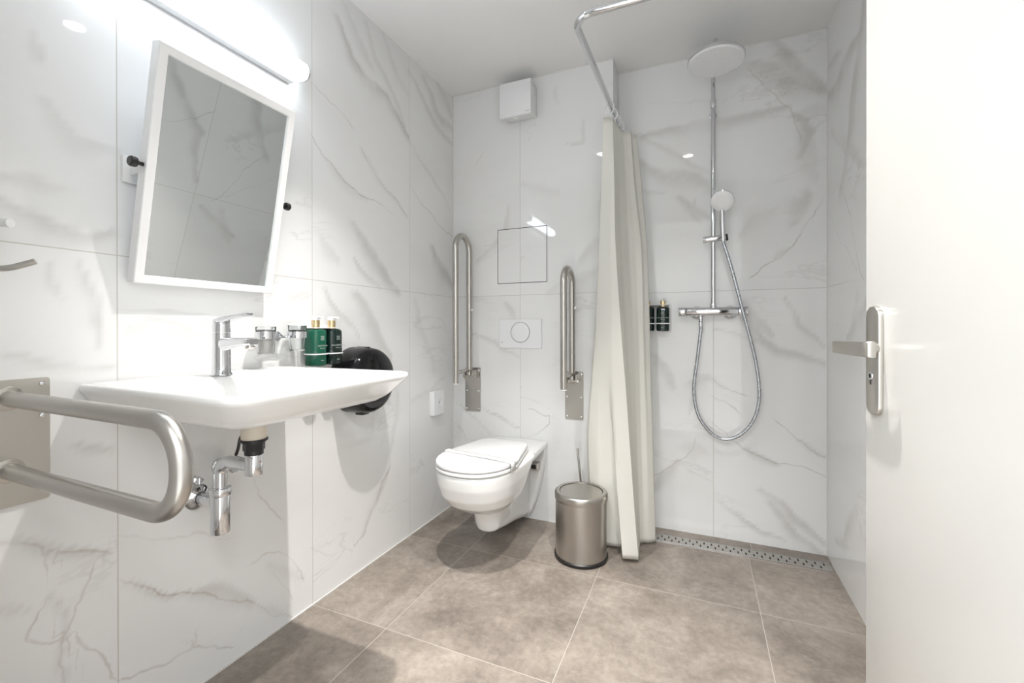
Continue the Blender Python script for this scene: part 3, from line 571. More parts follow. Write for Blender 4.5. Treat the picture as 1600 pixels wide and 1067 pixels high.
# ------------------------------------------------------------------ grab rail left of the basin
def side_rail():
    y, x0, zt, zb = .431, 0.0, .888, .742
    t = thing('grab_rail', 'fixed U shaped steel grab rail on a screwed plate left of the washbasin', 'grab rail', (0, y, .81))
    bm = BM(); xe = .602
    tube(bm, fillet([(.006, y, zt + .003), (xe - .016, y, zt), (xe - .016, y, zb - .006), (.006, y, zb - .003)], .0735, 24), .0162, 36)
    build('rail_tube', bm, M['rail'], t)
    bm = BM(); prism(bm, rrect(y - .064, y + .064, .662, .930, .006, 4), 0, 0, .004); pl = build('mounting_plate', bm, M['plate'], t)
    for z in (zt + .003, zb - .003):
        bm = BM(); lathe(bm, (.004, y, z), (1, 0, 0), [(0, .0250), (.0025, .0247), (.0035, .023), (.004, .016)], 36); build('flange_ring', bm, M['plate'], t)
    for yy in (y - .052, y + .052):
        for z in (.675, .847 - .0, .917):
            if z < .7 and yy > y: continue
            bm = BM(); lathe(bm, (.004, yy, z), (1, 0, 0), [(0, 0), (0, .0058), (.002, .0050), (.003, .003), (.003, 0)], 14); sw = build('screw', bm, M['chrome'], pl)
side_rail()

# hook at the left edge
def wall_hook():
    y = .375
    t = thing('wall_hook', 'brushed steel coat hook at the left edge of the photo above the grab rail', 'hook', (0, y, 1.19))
    bm = BM(); lathe(bm, (0, y, 1.19), (1, 0, 0), [(0, 0), (0, .024), (.006, .024), (.008, .022), (.008, 0)], 32); build('rosette', bm, M['nickel'], t)
    bm = BM(); tube(bm, catmull([(.006, y, 1.198), (.025, y + .010, 1.235), (.05, y + .022, 1.247), (.080, y + .035, 1.247)], 6), .0085, 16); build('upper_peg', bm, M['frame'], t)
    bm = BM(); tube(bm, catmull([(.006, y, 1.190), (.03, y + .008, 1.172), (.055, y + .020, 1.158), (.075, y + .034, 1.158), (.088, y + .050, 1.166), (.098, y + .064, 1.174)], 6), .0062, 16); build('lower_hook', bm, M['nickel'], t)
wall_hook()

# ------------------------------------------------------------------ tumbler holder, bottles, dispenser on the left wall
def tumbler_holder():
    z = 1.015
    t = thing('tumbler_holder', 'chrome double tumbler holder on the wall between tap and soap bottles', 'tumbler holder', (0, 1.045, z))
    bm = BM(); lathe(bm, (0, 1.062, z - .004), (1, 0, 0), [(0, 0), (0, .017), (.010, .017), (.012, .0150), (.012, .006), (.03, .006), (.03, 0)], 24)
    cyl(bm, (.03, 1.020, z - .006), (.03, 1.090, z - .006), .0045, .001, 16); build('holder_bar', bm, M['chrome'], t)
    for y in (.985, 1.105):
        bm = BM(); lathe(bm, (.055, y, z - .010), (0, 0, 1), [(0, .0300), (0, .0318), (.022, .0318), (.022, .0300), (0, .0300)], 44)
        box(bm, (.03, y - .005 + (.03 if y < 1.04 else -.02), z - .010), (.036, y + .005 + (.03 if y < 1.04 else -.02), z - .002), .001)
        build('holder_ring', bm, M['chrome'], t)
    return t
tumbler_holder()
for y, lb in ((.985, 'clear glass tumbler in the left ring of the chrome holder, over a grey plug'), (1.105, 'clear glass tumbler in the right ring of the chrome holder, next to the green bottle')):
    z0 = .955 if y < 1.04 else .960
    t = thing('glass_tumbler', lb, 'tumbler', (.055, y, z0), 'tumblers in the chrome holder')
    bm = BM(); lathe(bm, (.055, y, z0), (0, 0, 1), [(0, 0), (0, .0225), (.004, .0245), (.085, .0298), (.088, .0290), (.085, .0280), (.006, .0230), (.005, 0)], 40); build('glass_body', bm, M['glass'], t)
    if y < 1.04:
        bm = BM(); lathe(bm, (.055, y, z0 + .0052), (0, 0, 1), [(0, 0), (0, .0195), (.042, .0235), (.043, 0)], 32); build('grey_insert', bm, M['frost'], t)
    else:
        bm = BM(); lathe(bm, (.055, y, z0 + .0875), (0, 0, 1), [(0, 0), (0, .0305), (.004, .0305), (.005, .029), (.005, 0)], 32); build('rim_cover', bm, M['plastic'], t)

FONT_CACHE = {}
def text_bm(body, size):
    cu = bpy.data.curves.new('t', 'FONT'); cu.body = body; cu.size = size; cu.align_x = 'CENTER'; cu.extrude = .00015
    ob = bpy.data.objects.new('t', cu); C.objects.link(ob); dg = bpy.context.evaluated_depsgraph_get()
    me = bpy.data.meshes.new_from_object(ob.evaluated_get(dg)); b = bmesh.new(); b.from_mesh(me)
    bpy.data.objects.remove(ob); bpy.data.curves.remove(cu); bpy.data.meshes.remove(me); return b
def make_bottle(matname, label, text, group):
    """stands at the origin, front towards -y"""
    t = thing('pump_bottle', label, 'bottle', (0, 0, 0), group)
    w = .0335; bm = BM()
    def R(ins, z): return [(x, y, z) for x, y in rrect(-w + ins, w - ins, -w + ins, w - ins, .026 - ins * .5, 7)]
    loft(bm, [R(.004, 0), R(.001, .002), R(0, .006), R(0, .122), R(.002, .128), R(.008, .132), R(.020, .134)])
    bd = build('bottle_body', bm, M[matname], t, ang=40)
    bm = BM(); lathe(bm, (0, 0, .134), (0, 0, 1), [(0, .0175), (.003, .0175), (.003, .0145), (.031, .0145), (.0315, 0)], 32); build('gold_collar', bm, M['gold'], t)
    bm = BM(); lathe(bm, (0, 0, .1655), (0, 0, 1), [(0, 0), (0, .0135), (.010, .0135), (.013, .011), (.013, 0)], 28)
    rings = [[(u, y, .1765 + v - dz) for u, v in rrect(-hw, hw, -.0028, .0028, .002, 3)] for y, hw, dz in ((.008, .008, 0), (-.012, .007, 0), (-.030, .005, .001), (-.036, .004, .003))]
    loft(bm, rings); build('pump_head', bm, M['plastic'], t)
    # emblem of small strokes and two lines of print
    bm = BM(); g = -w - .0003
    for i in range(3):
        for j in range(3):
            cx = (i - 1) * .0055; cz = .100 + (j - 1) * .0055
            if (i + j) % 2: box(bm, (cx - .0020, g - .0002, cz - .0018), (cx + .0020, g + .0004, cz - .0008)); box(bm, (cx - .0020, g - .0002, cz + .0006), (cx + .0020, g + .0004, cz + .0016))
            else: box(bm, (cx - .0020, g - .0002, cz - .0020), (cx - .0010, g + .0004, cz + .0020)); box(bm, (cx + .0008, g - .0002, cz - .0020), (cx + .0018, g + .0004, cz + .0020))
    build('emblem', bm, M['ink'], bd)
    for s, z, body in ((.0072, .070, text[0]), (.0045, .062, text[1]), (.0045, .018, text[2])):
        bm = BM(); tb = text_bm(body, s); merge(bm, tb, Matrix.Translation((0, g, z)) @ Matrix.Rotation(PI / 2, 4, 'X'))
        build('print', bm, M['ink'], bd)
    return t
B1 = make_bottle('green', 'translucent green pump bottle at the left in the holder by the washbasin', ('HAND WASH', 'fresh & pure', '300 ml'), 'pump bottles by the washbasin')
B2 = make_bottle('dgreen', 'dark green pump bottle in the holder by the washbasin, nearest the black dispenser', ('HAIR & BODY WASH', 'fresh & pure', '300 ml'), 'pump bottles by the washbasin')
B3 = copy_tree(B2); B4 = copy_tree(B2)
B3['label'] = 'dark green pump bottle on the shower wall half hidden by the curtain'; B4['label'] = 'dark green pump bottle on the shower wall nearer the chrome mixer'
for b_ in (B3, B4): b_['group'] = 'pump bottles on the shower wall'
BZ = .9025
for b_, y in ((B1, 1.187), (B2, 1.262)): b_.location = (.0510, y, BZ); b_.rotation_euler = (0, 0, PI / 2)
for b_, x in ((B3, 1.092), (B4, 1.165)): b_.location = (x, YS - .050, 1.022); b_.rotation_euler = (0, 0, 0); 
for b_ in (B3, B4): b_.scale = (.92, .92, .92)
def bottle_holder(name_label, pos, rz, p=.075):
    t = thing('bottle_holder', name_label, 'holder', pos)
    mtx = Matrix.Translation(pos) @ Matrix.Rotation(rz, 4, 'Z')
    # local: wall plane y = 0, room towards -y, bottles at x = -p/2, +p/2, centre y = -.052
    b = BM(); box(b, (-p / 2 - .036, -.006, .0), (p / 2 + .036, 0, .148), .002); bmesh.ops.transform(b, matrix=mtx, verts=b.verts); build('back_plate', b, M['plastic'], t)
    for s in (-1, 1):
        cx = s * p / 2
        b = BM(); w = .0362; loft(b, [[(cx + x * k, -.052 + y * k, z) for x, y in rrect(-w, w, -w, w, .027, 6)] for k, z in ((.955, .040), (1.0, .040), (1.0, .0445), (.955, .0445), (.955, .040))], False, False)
        bmesh.ops.transform(b, matrix=mtx, verts=b.verts); build('holder_band', b, M['plastic'], t)
    b = BM(); box(b, (-p / 2 - .026, -.075, .1352), (p / 2 + .026, -.004, .1382), .001)
    bmesh.ops.transform(b, matrix=mtx, verts=b.verts); build('lock_plate', b, M['plastic'], t)
bottle_holder('white wall bracket gripping the two pump bottles beside the washbasin', (0, (1.187 + 1.262) / 2, BZ), PI / 2)
bottle_holder('white wall bracket gripping the two pump bottles on the shower wall', ((1.092 + 1.165) / 2, YS, 1.018), 0)

def dispenser():
    c = Vector((0, 1.432, .824))
    t = thing('toilet_roll_dispenser', 'round glossy black jumbo toilet roll dispenser on the wall right of the washbasin', 'dispenser', c)
    bm = BM(); lathe(bm, c, (1, 0, 0), [(0, 0), (0, .136), (.020, .136), (.022, .134)], 72); build('back_shell', bm, M['black'], t)
    bm = BM(); lathe(bm, c + Vector((.022, 0, 0)), (1, 0, 0), [(0, .1365), (.045, .1355), (.075, .131), (.092, .121), (.100, .104), (.103, .07), (.1035, .04), (.1035, 0)], 72); build('front_cover', bm, M['gblack'], t)
    bm = BM(); box(bm, (.020, c.y - .004, c.z + .120), (.085, c.y + .004, c.z + .1375), .001); build('latch', bm, M['black'], t)
    bm = BM(); box(bm, (.035, c.y - .03, c.z - .141), (.075, c.y + .01, c.z - .125), .003); build('paper_slot', bm, M['black'], t)
dispenser()
def socket():
    y, z = 2.048, .630
    t = thing('wall_socket', 'white surface mounted wall socket left of the toilet', 'socket', (0, y, z))
    bm = BM(); rings = [[(x, yy, zz) for yy, zz in rrect(y - hw, y + hw, z - hh, z + hh, r, 5)] for x, hw, hh, r in ((0, .052, .066, .006), (.022, .052, .066, .006), (.026, .049, .063, .006))]
    yc = y + .008
    for x, r in ((.026, .0215), (.0145, .0205)):
        rings.append([(x, yc + r * math.cos(math.atan2(q[2] - z, q[1] - yc)), z + r * math.sin(math.atan2(q[2] - z, q[1] - yc))) for q in rings[0]])
    loft(bm, rings); build('cover_plate', bm, M['plastic'], t)
    bm = BM(); lathe(bm, (.0262, y + .008, z), (1, 0, 0), [(0, .0245), (.0015, .0240), (.0015, .0218), (0, .0216)], 36); build('socket_rim', bm, M['plastic'], t)
    bm = BM()
    for s in (-1, 1): cyl(bm, (.0145, y + .008 + s * .0095, z), (.0155, y + .008 + s * .0095, z), .003, 0, 12)
    build('pin_hole', bm, M['dark'], t)
socket()

# ------------------------------------------------------------------ toilet
def toilet():
    cx, yf = .435, 1.535
    t = thing('toilet', 'long wall hung white toilet with closed lid and a paper band', 'toilet', (cx, YT, .43))
    def dee(hw, y0, y1, z, taper=1.0, nf=40):
        """D outline: round front, straight sides to y1"""
        L_ = hw * 1.18; out = []
        for k in range(nf + 1):
            a = PI * k / nf
            out.append((cx - hw * math.copysign(abs(math.cos(a)) ** .86, math.cos(a)), y0 + L_ - L_ * math.sin(a) ** .92, z))
        r = min(.06, hw * .5); hb = hw * taper
        for k in range(7):
            a = .5 * PI * k / 6; out.append((cx + hb - r + r * math.cos(a), y1 - r + r * math.sin(a), z))
        for k in range(7):
            a = .5 * PI + .5 * PI * k / 6; out.append((cx - hb + r + r * math.cos(a), y1 - r + r * math.sin(a), z))
        return out
    parts = []
    bm = BM()
    loft(bm, [dee(.044, 1.790, 1.95, .108), dee(.057, 1.775, 1.96, .120), dee(.064, 1.765, 1.96, .15), dee(.070, 1.755, 1.95, .205), dee(.090, 1.710, 1.94, .228), dee(.122, 1.652, 1.93, .247), dee(.150, 1.596, 1.92, .282), dee(.167, 1.560, 1.92, .325),
              dee(.177, 1.542, 1.94, .375), dee(.179, 1.537, 1.99, .415), dee(.179, 1.537, 2.02, .428), dee(.174, 1.542, 2.02, .433)])
    # deck to the wall
    loft(bm, [[(x, y, z) for x, z in rrect(cx - hw, cx + hw, z0, .434, .012, 4)] for y, hw, z0 in ((1.88, .165, .385), (2.02, .163, .392), (2.14, .158, .398), (YT, .151, .398))])
    # central web with the trapway
    loft(bm, [[(x, y, z) for x, z in rrect(cx - .062, cx + .062, z0, .41, .03, 5)] for y, z0 in ((1.80, .115), (1.90, .092), (2.02, .070), (2.12, .045), (YT, .030))])
    # shield against the wall, wide at the deck and narrow at its foot
    prof = [(.150, .434), (.146, .36), (.136, .28), (.118, .19), (.094, .11), (.068, .05), (.055, .028)]
    def sh(y, k): return [(cx + w_ * k, y, z) for w_, z in prof] + [(cx - w_ * k, y, z) for w_, z in prof[::-1]]
    loft(bm, [sh(YT, 1), sh(2.21, 1), sh(2.195, .97)])
    bmesh.ops.recalc_face_normals(bm, faces=bm.faces[:])
    o = build('bowl', bm, M['ceramic'], t, recalc=False)
    md = o.modifiers.new('remesh', 'REMESH'); md.mode = 'VOXEL'; md.voxel_size = .0045; md.use_smooth_shade = True
    sm = o.modifiers.new('smooth', 'SMOOTH'); sm.factor = .6; sm.iterations = 9
    def lid(z0, z1, hw, y0, y1, r=.004):
        b = BM(); loft(b, [dee(hw - r, y0 + r, y1 - r, z0, .74), dee(hw, y0, y1, z0 + r, .74), dee(hw, y0, y1, z1 - r, .74), dee(hw - r * .4, y0 + r * .4, y1 - r * .4, z1 - r * .4, .74), dee(hw - r * 1.6, y0 + r * 1.6, y1 - r * 1.6, z1, .74)]); return b
    build('seat', lid(.4365, .4515, .181, 1.533, 2.035), M['frame'], t, ang=30)
    build('lid', lid(.4535, .4735, .180, 1.533, 2.035, .006), M['frame'], t, ang=30)
    for s in (-1, 1):
        bm = BM(); cyl(bm, (cx + s * .05 - .02, 2.040, .448), (cx + s * .05 + .02, 2.040, .448), .012)
        build('hinge', bm, M['frame'], t)
    bm = BM(); box(bm, (cx + .060, 2.160, .290), (cx + .122, 2.197, .330), .003); fx = build('fixing_block', bm, M['steel'], t)
    bm = BM(); box(bm, (cx + .085, 2.156, .299), (cx + .112, 2.162, .321), .001); build('fixing_hole', bm, M['dark'], fx)
    # paper band round lid and seat
    bm = BM(); yb = 1.722; hwid = .0225
    prof = [(cx - .1835, .438), (cx - .1835, .470), (cx - .179, .4755), (cx - .06, .4765), (cx + .08, .4780), (cx + .150, .4765), (cx + .1795, .4752), (cx + .1838, .469), (cx + .1838, .438)]
    V = []
    for i, (x, z) in enumerate(prof):
        lean = -.030 * (x - cx) / .18
        V.append([(x, yb + lean + hwid * k, z + .0010 * math.sin(3 * k + i)) for k in (-1, -.4, .2, 1)])
    loft(bm, V, False, False, False)
    o = build('paper_band', bm, M['paper'], t); md = o.modifiers.new('solid', 'SOLIDIFY'); md.thickness = .0006
    return t
toilet()
def flush():
    t = thing('flush_plate', 'white flush plate with a round button above the toilet', 'flush plate', (.4285, YT, 1.0065))
    bm = BM(); loft(bm, [[(x, y, z) for x, z in rrect(.303 + i, .554 - i, .927 + i, 1.087 - i, .004, 3)] for y, i in ((YT, 0), (YT - .009, 0), (YT - .011, .002))]); build('plate', bm, M['plastic'], t)
    c = (.431, YT - .011, 1.015)
    bm = BM(); lathe(bm, c, (0, -1, 0), [(0, .0565), (.003, .0565), (.004, .0555), (.004, .0545), (.001, .0540)], 64); build('button_ring', bm, M['chrome'], t)
    bm = BM(); lathe(bm, c, (0, -1, 0), [(0, .0535), (.0035, .0535), (.005, .051), (.006, .03), (.006, 0)], 64); build('flush_button', bm, M['plastic'], t)
    bm = BM(); lathe(bm, (.322, YT - .011, .960), (0, -1, 0), [(0, .0045), (.0006, .0045), (.0006, .003), (0, .003)], 20)
    box(bm, (.3205, YT - .0118, .9585), (.3235, YT - .011, .9615)); build('emblem', bm, M['nickel'], t)
flush()
def hatch():
    x0, x1, z0, z1 = .290, .583, 1.286, 1.590
    t = thing('access_hatch', 'square marble tiled inspection hatch outlined by a thin dark frame above the flush plate', 'hatch', ((x0 + x1) / 2, YT, (z0 + z1) / 2))
    bm = BM(); f = .0032
    rr = [[(x, y, z) for x, z in ((x0 + i, z0 + i), (x1 - i, z0 + i), (x1 - i, z1 - i), (x0 + i, z1 - i))] for y, i in ((YT, 0), (YT - .0012, 0), (YT - .0012, f), (YT, f), (YT, 0))]
    loft(bm, rr, False, False); bmesh.ops.remove_doubles(bm, verts=bm.verts, dist=1e-5); build('frame', bm, M['dark'], t)
    bm = BM(); box(bm, (x0 + f, YT - .0010, z0 + f), (x1 - f, YT - .0001, z1 - f)); build('tiled_panel', bm, mT, t)
hatch()
def fan():
    t = thing('extractor_fan', 'square white extractor fan high on the wall above the toilet', 'fan', (.44, YT, 2.25))
    bm = BM(); box(bm, (.358, YT - .078, 2.174), (.525, YT, 2.342), .006); build('housing', bm, M['plastic'], t)
    bm = BM(); box(bm, (.350, YT - .104, 2.158), (.529, YT - .086, 2.340), .004); fr = build('front_cover', bm, M['plastic'], t)
    bm = BM(); box(bm, (.375, YT - .087, 2.19), (.50, YT - .077, 2.33)); build('spacer', bm, M['plastic'], t)
    bm = BM(); box(bm, (.430, YT - .0862, 2.150), (.452, YT - .078, 2.1745), .002); build('latch', bm, M['plastic'], t)
    bm = BM(); box(bm, (.500, YT - .1046, 2.170), (.520, YT - .1035, 2.1735)); build('emblem', bm, M['nickel'], fr)
fan()

# ------------------------------------------------------------------ folding grab bars at the toilet, both folded up
def grab_bar(cx, length, label, plate_z=(.560, .812)):
    t = thing('folding_grab_bar', label, 'grab bar', (cx, YT, .69), 'folding grab bars beside the toilet')
    z0, z1 = plate_z
    bm = BM(); prism(bm, rrect(cx - .049, cx + .049, z0, z1, .006, 4), 1, YT - .005, YT); pl = build('mounting_plate', bm, M['plate'], t)
    for sx in (-1, 1):
        for z in (z0 + .016, z0 + .118, z1 - .016):
            bm = BM(); lathe(bm, (cx + sx * .038, YT - .005, z), (0, -1, 0), [(0, 0), (0, .006), (.003, .0052), (.0045, .003), (.0045, 0)], 14); build('screw', bm, M['chrome'], pl)
    bm = BM()
    for sx in (-1, 1): box(bm, (cx + sx * .024 - .003, YT - .062, .752), (cx + sx * .024 + .003, YT - .005, .800), .002)
    cyl(bm, (cx - .036, YT - .046, .766), (cx + .036, YT - .046, .766), .010, .001, 20)
    build('hinge', bm, M['steel'], t)
    yb, yf, zt = YT - .046, YT - .196, .745 + length
    bm = BM(); r = .0165
    tube(bm, fillet([(cx, yb, .772), (cx, yb, zt), (cx, yf, zt), (cx, yf, .742)], .075, 22), r, 30)
    build('bar_tube', bm, M['steel'], t)
    bm = BM(); cyl(bm, (cx, yb, .800), (cx, yf, .800), .010, .001, 20); build('cross_strut', bm, M['steel'], t)
    bm = BM(); cyl(bm, (cx, yf, .7425), (cx, yf, .737), .0168, .001, 24); build('end_cap', bm, M['plastic'], t)
    bm = BM(); cyl(bm, (cx + .010, yb, 1.140), (cx + .026, yb, 1.140), .008, .001, 16); build('stop_buffer', bm, M['plastic'], t)
grab_bar(.133, .800, 'taller steel folding grab bar left of the toilet, folded up against the wall')
grab_bar(.732, .588, 'shorter steel folding grab bar right of the toilet near the curtain, folded up')

# ------------------------------------------------------------------ bin and brush
def bin_():
    c = (.838, 1.962, 0)
    t = thing('pedal_bin', 'round brushed steel waste bin with swing lid beside the curtain', 'bin', c); t.name = 'waste_bin'
    bm = BM(); lathe(bm, c, (0, 0, 1), [(0, 0), (0, .119), (.004, .121), (.014, .121), (.018, .1165), (.018, 0)], 64); build('base_ring', bm, M['black'], t)
    bm = BM(); lathe(bm, (c[0], c[1], .018), (0, 0, 1), [(0, 0), (0, .1155), (.258, .1155), (.258, .112), (.05, .112), (.05, 0)], 72); build('bin_body', bm, M['steel'], t)
    bm = BM(); lathe(bm, (c[0], c[1], .264), (0, 0, 1), [(0, .1158), (0, .1185), (.002, .1195), (.026, .1195), (.031, .1175), (.035, .112), (.036, .103), (.034, .098), (.028, .0975), (.02, .0975), (.0, .112)], 72); build('rim', bm, M['steel'], t)
    bm = BM(); lathe(bm, (c[0], c[1], .2915), (0, 0, 1), [(0, 0), (0, .0945), (.003, .0955), (.004, .0945), (.0065, .04), (.007, 0)], 64); build('swing_lid', bm, M['plate'], t)
    bm = BM(); lathe(bm, (c[0], c[1], .286), (0, 0, 1), [(0, .0), (0, .0985), (.001, .0985), (.001, 0)], 48); build('lid_gap', bm, M['dark'], t)
bin_()
def brush():
    x, y = .795, 2.165
    t = thing('toilet_brush', 'toilet brush with slim steel handle standing behind the bin', 'toilet brush', (x, y, 0))
    bm = BM(); lathe(bm, (x, y, 0), (0, 0, 1), [(0, 0), (0, .044), (.003, .045), (.17, .045), (.17, .043), (.006, .043), (.006, 0)], 40); build('holder', bm, M['steel'], t)
    bm = BM(); cyl(bm, (x, y, .16), (x - .026, y - .004, .432), .0052, .001, 16); build('handle', bm, M['steel'], t)
    bm = BM(); lathe(bm, (x, y, .172), (0, 0, 1), [(0, 0), (0, .042), (.004, .042), (.006, .02), (.012, .008), (.012, 0)], 32); build('lid', bm, M['steel'], t)
    bm = BM(); lathe(bm, (x, y, .02), (0, 0, 1), [(0, 0), (0, .022), (.02, .033), (.07, .033), (.09, .012), (.14, .005), (.14, 0)], 24); build('bristle_head', bm, M['plastic'], t)
brush()

# ------------------------------------------------------------------ curtain rod and curtain
RX, RZ = .968, 2.035
bm = BM(); tube(bm, fillet([(RX + .006, YS, RZ), (RX - .006, 1.375, RZ), (RW, 1.375, RZ)], .062, 14), .0118, 24)
t = thing('curtain_rod', 'chrome L shaped shower curtain rod running below the ceiling', 'curtain rod', (RX, 1.375, RZ))
build('rod', bm, M['chrome'], t)
bm = BM(); lathe(bm, (RX + .006, YS, RZ), (0, -1, 0), [(0, 0), (0, .028), (.006, .028), (.012, .018), (.022, .015), (.022, 0)], 28); build('flange', bm, M['chrome'], t)
bm = BM(); lathe(bm, (RW, 1.375, RZ), (-1, 0, 0), [(0, 0), (0, .028), (.006, .028), (.012, .018), (.022, .015), (.022, 0)], 28); build('flange', bm, M['chrome'], t)
def curtain():
    t = thing('shower_curtain', 'off white shower curtain bunched at the end of the rod', 'curtain', (1.0, 2.1, 0))
    # rows: z, path points (x, y) of the pleats from the room side to the shower side
    rows = [
     (1.985, [(.937, 1.976), (.947, 1.980), (.9575, 1.984), (.966, 1.988), (.976, 1.992), (.979, 2.06), (.998, 2.154), (1.012, 2.160), (1.030, 2.162), (1.030, 2.208), (1.052, 2.222)]),
     (1.70, [(.924, 2.00), (.938, 1.995), (.953, 1.99), (.968, 1.986), (.984, 1.985), (.990, 2.08), (1.012, 2.150), (1.030, 2.160), (1.050, 2.164), (1.054, 2.195), (1.080, 2.215)]),
     (1.40, [(.905, 2.03), (.925, 2.015), (.947, 2.00), (.968, 1.985), (.992, 1.975), (1.003, 2.07), (1.028, 2.14), (1.055, 2.155), (1.080, 2.160), (1.085, 2.180), (1.104, 2.200)]),
     (1.00, [(.876, 2.07), (.910, 2.04), (.945, 2.01), (.975, 1.985), (1.020, 1.960), (1.028, 2.06), (1.050, 2.12), (1.070, 2.150), (1.090, 2.150), (1.098, 2.17), (1.117, 2.190)]),
     (.78, [(.856, 2.085), (.905, 2.05), (.953, 2.02), (.972, 2.00), (1.038, 1.958), (1.042, 2.06), (1.058, 2.12), (1.075, 2.150), (1.096, 2.155), (1.103, 2.17), (1.122, 2.190)]),
     (.50, [(.835, 2.095), (.895, 2.06), (.968, 2.06), (.984, 1.99), (1.056, 1.965), (1.055, 2.07), (1.064, 2.13), (1.080, 2.155), (1.104, 2.160), (1.112, 2.17), (1.130, 2.192)]),
     (.20, [(.842, 2.115), (.905, 2.07), (.988, 2.075), (1.006, 1.985), (1.075, 1.980), (1.070, 2.08), (1.072, 2.14), (1.088, 2.160), (1.110, 2.165), (1.120, 2.175), (1.137, 2.194)]),
     (.018, [(.850, 2.125), (.920, 2.065), (1.000, 2.075), (1.023, 1.976), (1.088, 1.990), (1.078, 2.10), (1.076, 2.15), (1.090, 2.165), (1.112, 2.170), (1.124, 2.178), (1.142, 2.196)])]
    npth = len(rows[0][1]); cols = []
    for j in range(npth):
        cols.append(catmull([(r[1][j][0], r[1][j][1], r[0]) for r in rows], 9))
    nz = len(cols[0]); grid = []
    for i in range(nz):
        P = [cols[j][i] for j in range(npth)]; row = []
        for j in range(npth - 1):
            for k in range(5):
                f = k / 5; a = P[j].lerp(P[j + 1], f)
                d = P[j + 1] - P[j]; n = Vector((-d.y, d.x, 0))
                a = a + n * (.012 * math.sin(PI * f) * (1 if j % 2 else -1) * (.4 + .6 * i / nz))
                row.append(a)
        row.append(P[-1]); grid.append(row)
    bm = BM(); loft(bm, grid, False, False, False)
    o = build('curtain_cloth', bm, M['curtain'], t, ang=60, recalc=False)
    md = o.modifiers.new('solid', 'SOLIDIFY'); md.thickness = .0012; md.offset = 0
    for (x, y) in ((.966, 1.985), (.970, 2.05), (.974, 2.12), (.977, 2.19)):
        bm = BM(); n = 24; pts = []
        for k in range(n + 1):
            a = 2 * PI * k / n; pts.append((x - .002 + .018 * math.cos(a) + .004 * math.sin(a), y + .006 * math.cos(a), RZ - .010 + .026 * math.sin(a)))
        tube(bm, pts, .0027, 10, False); build('curtain_ring', bm, M['plastic'], t)
curtain()

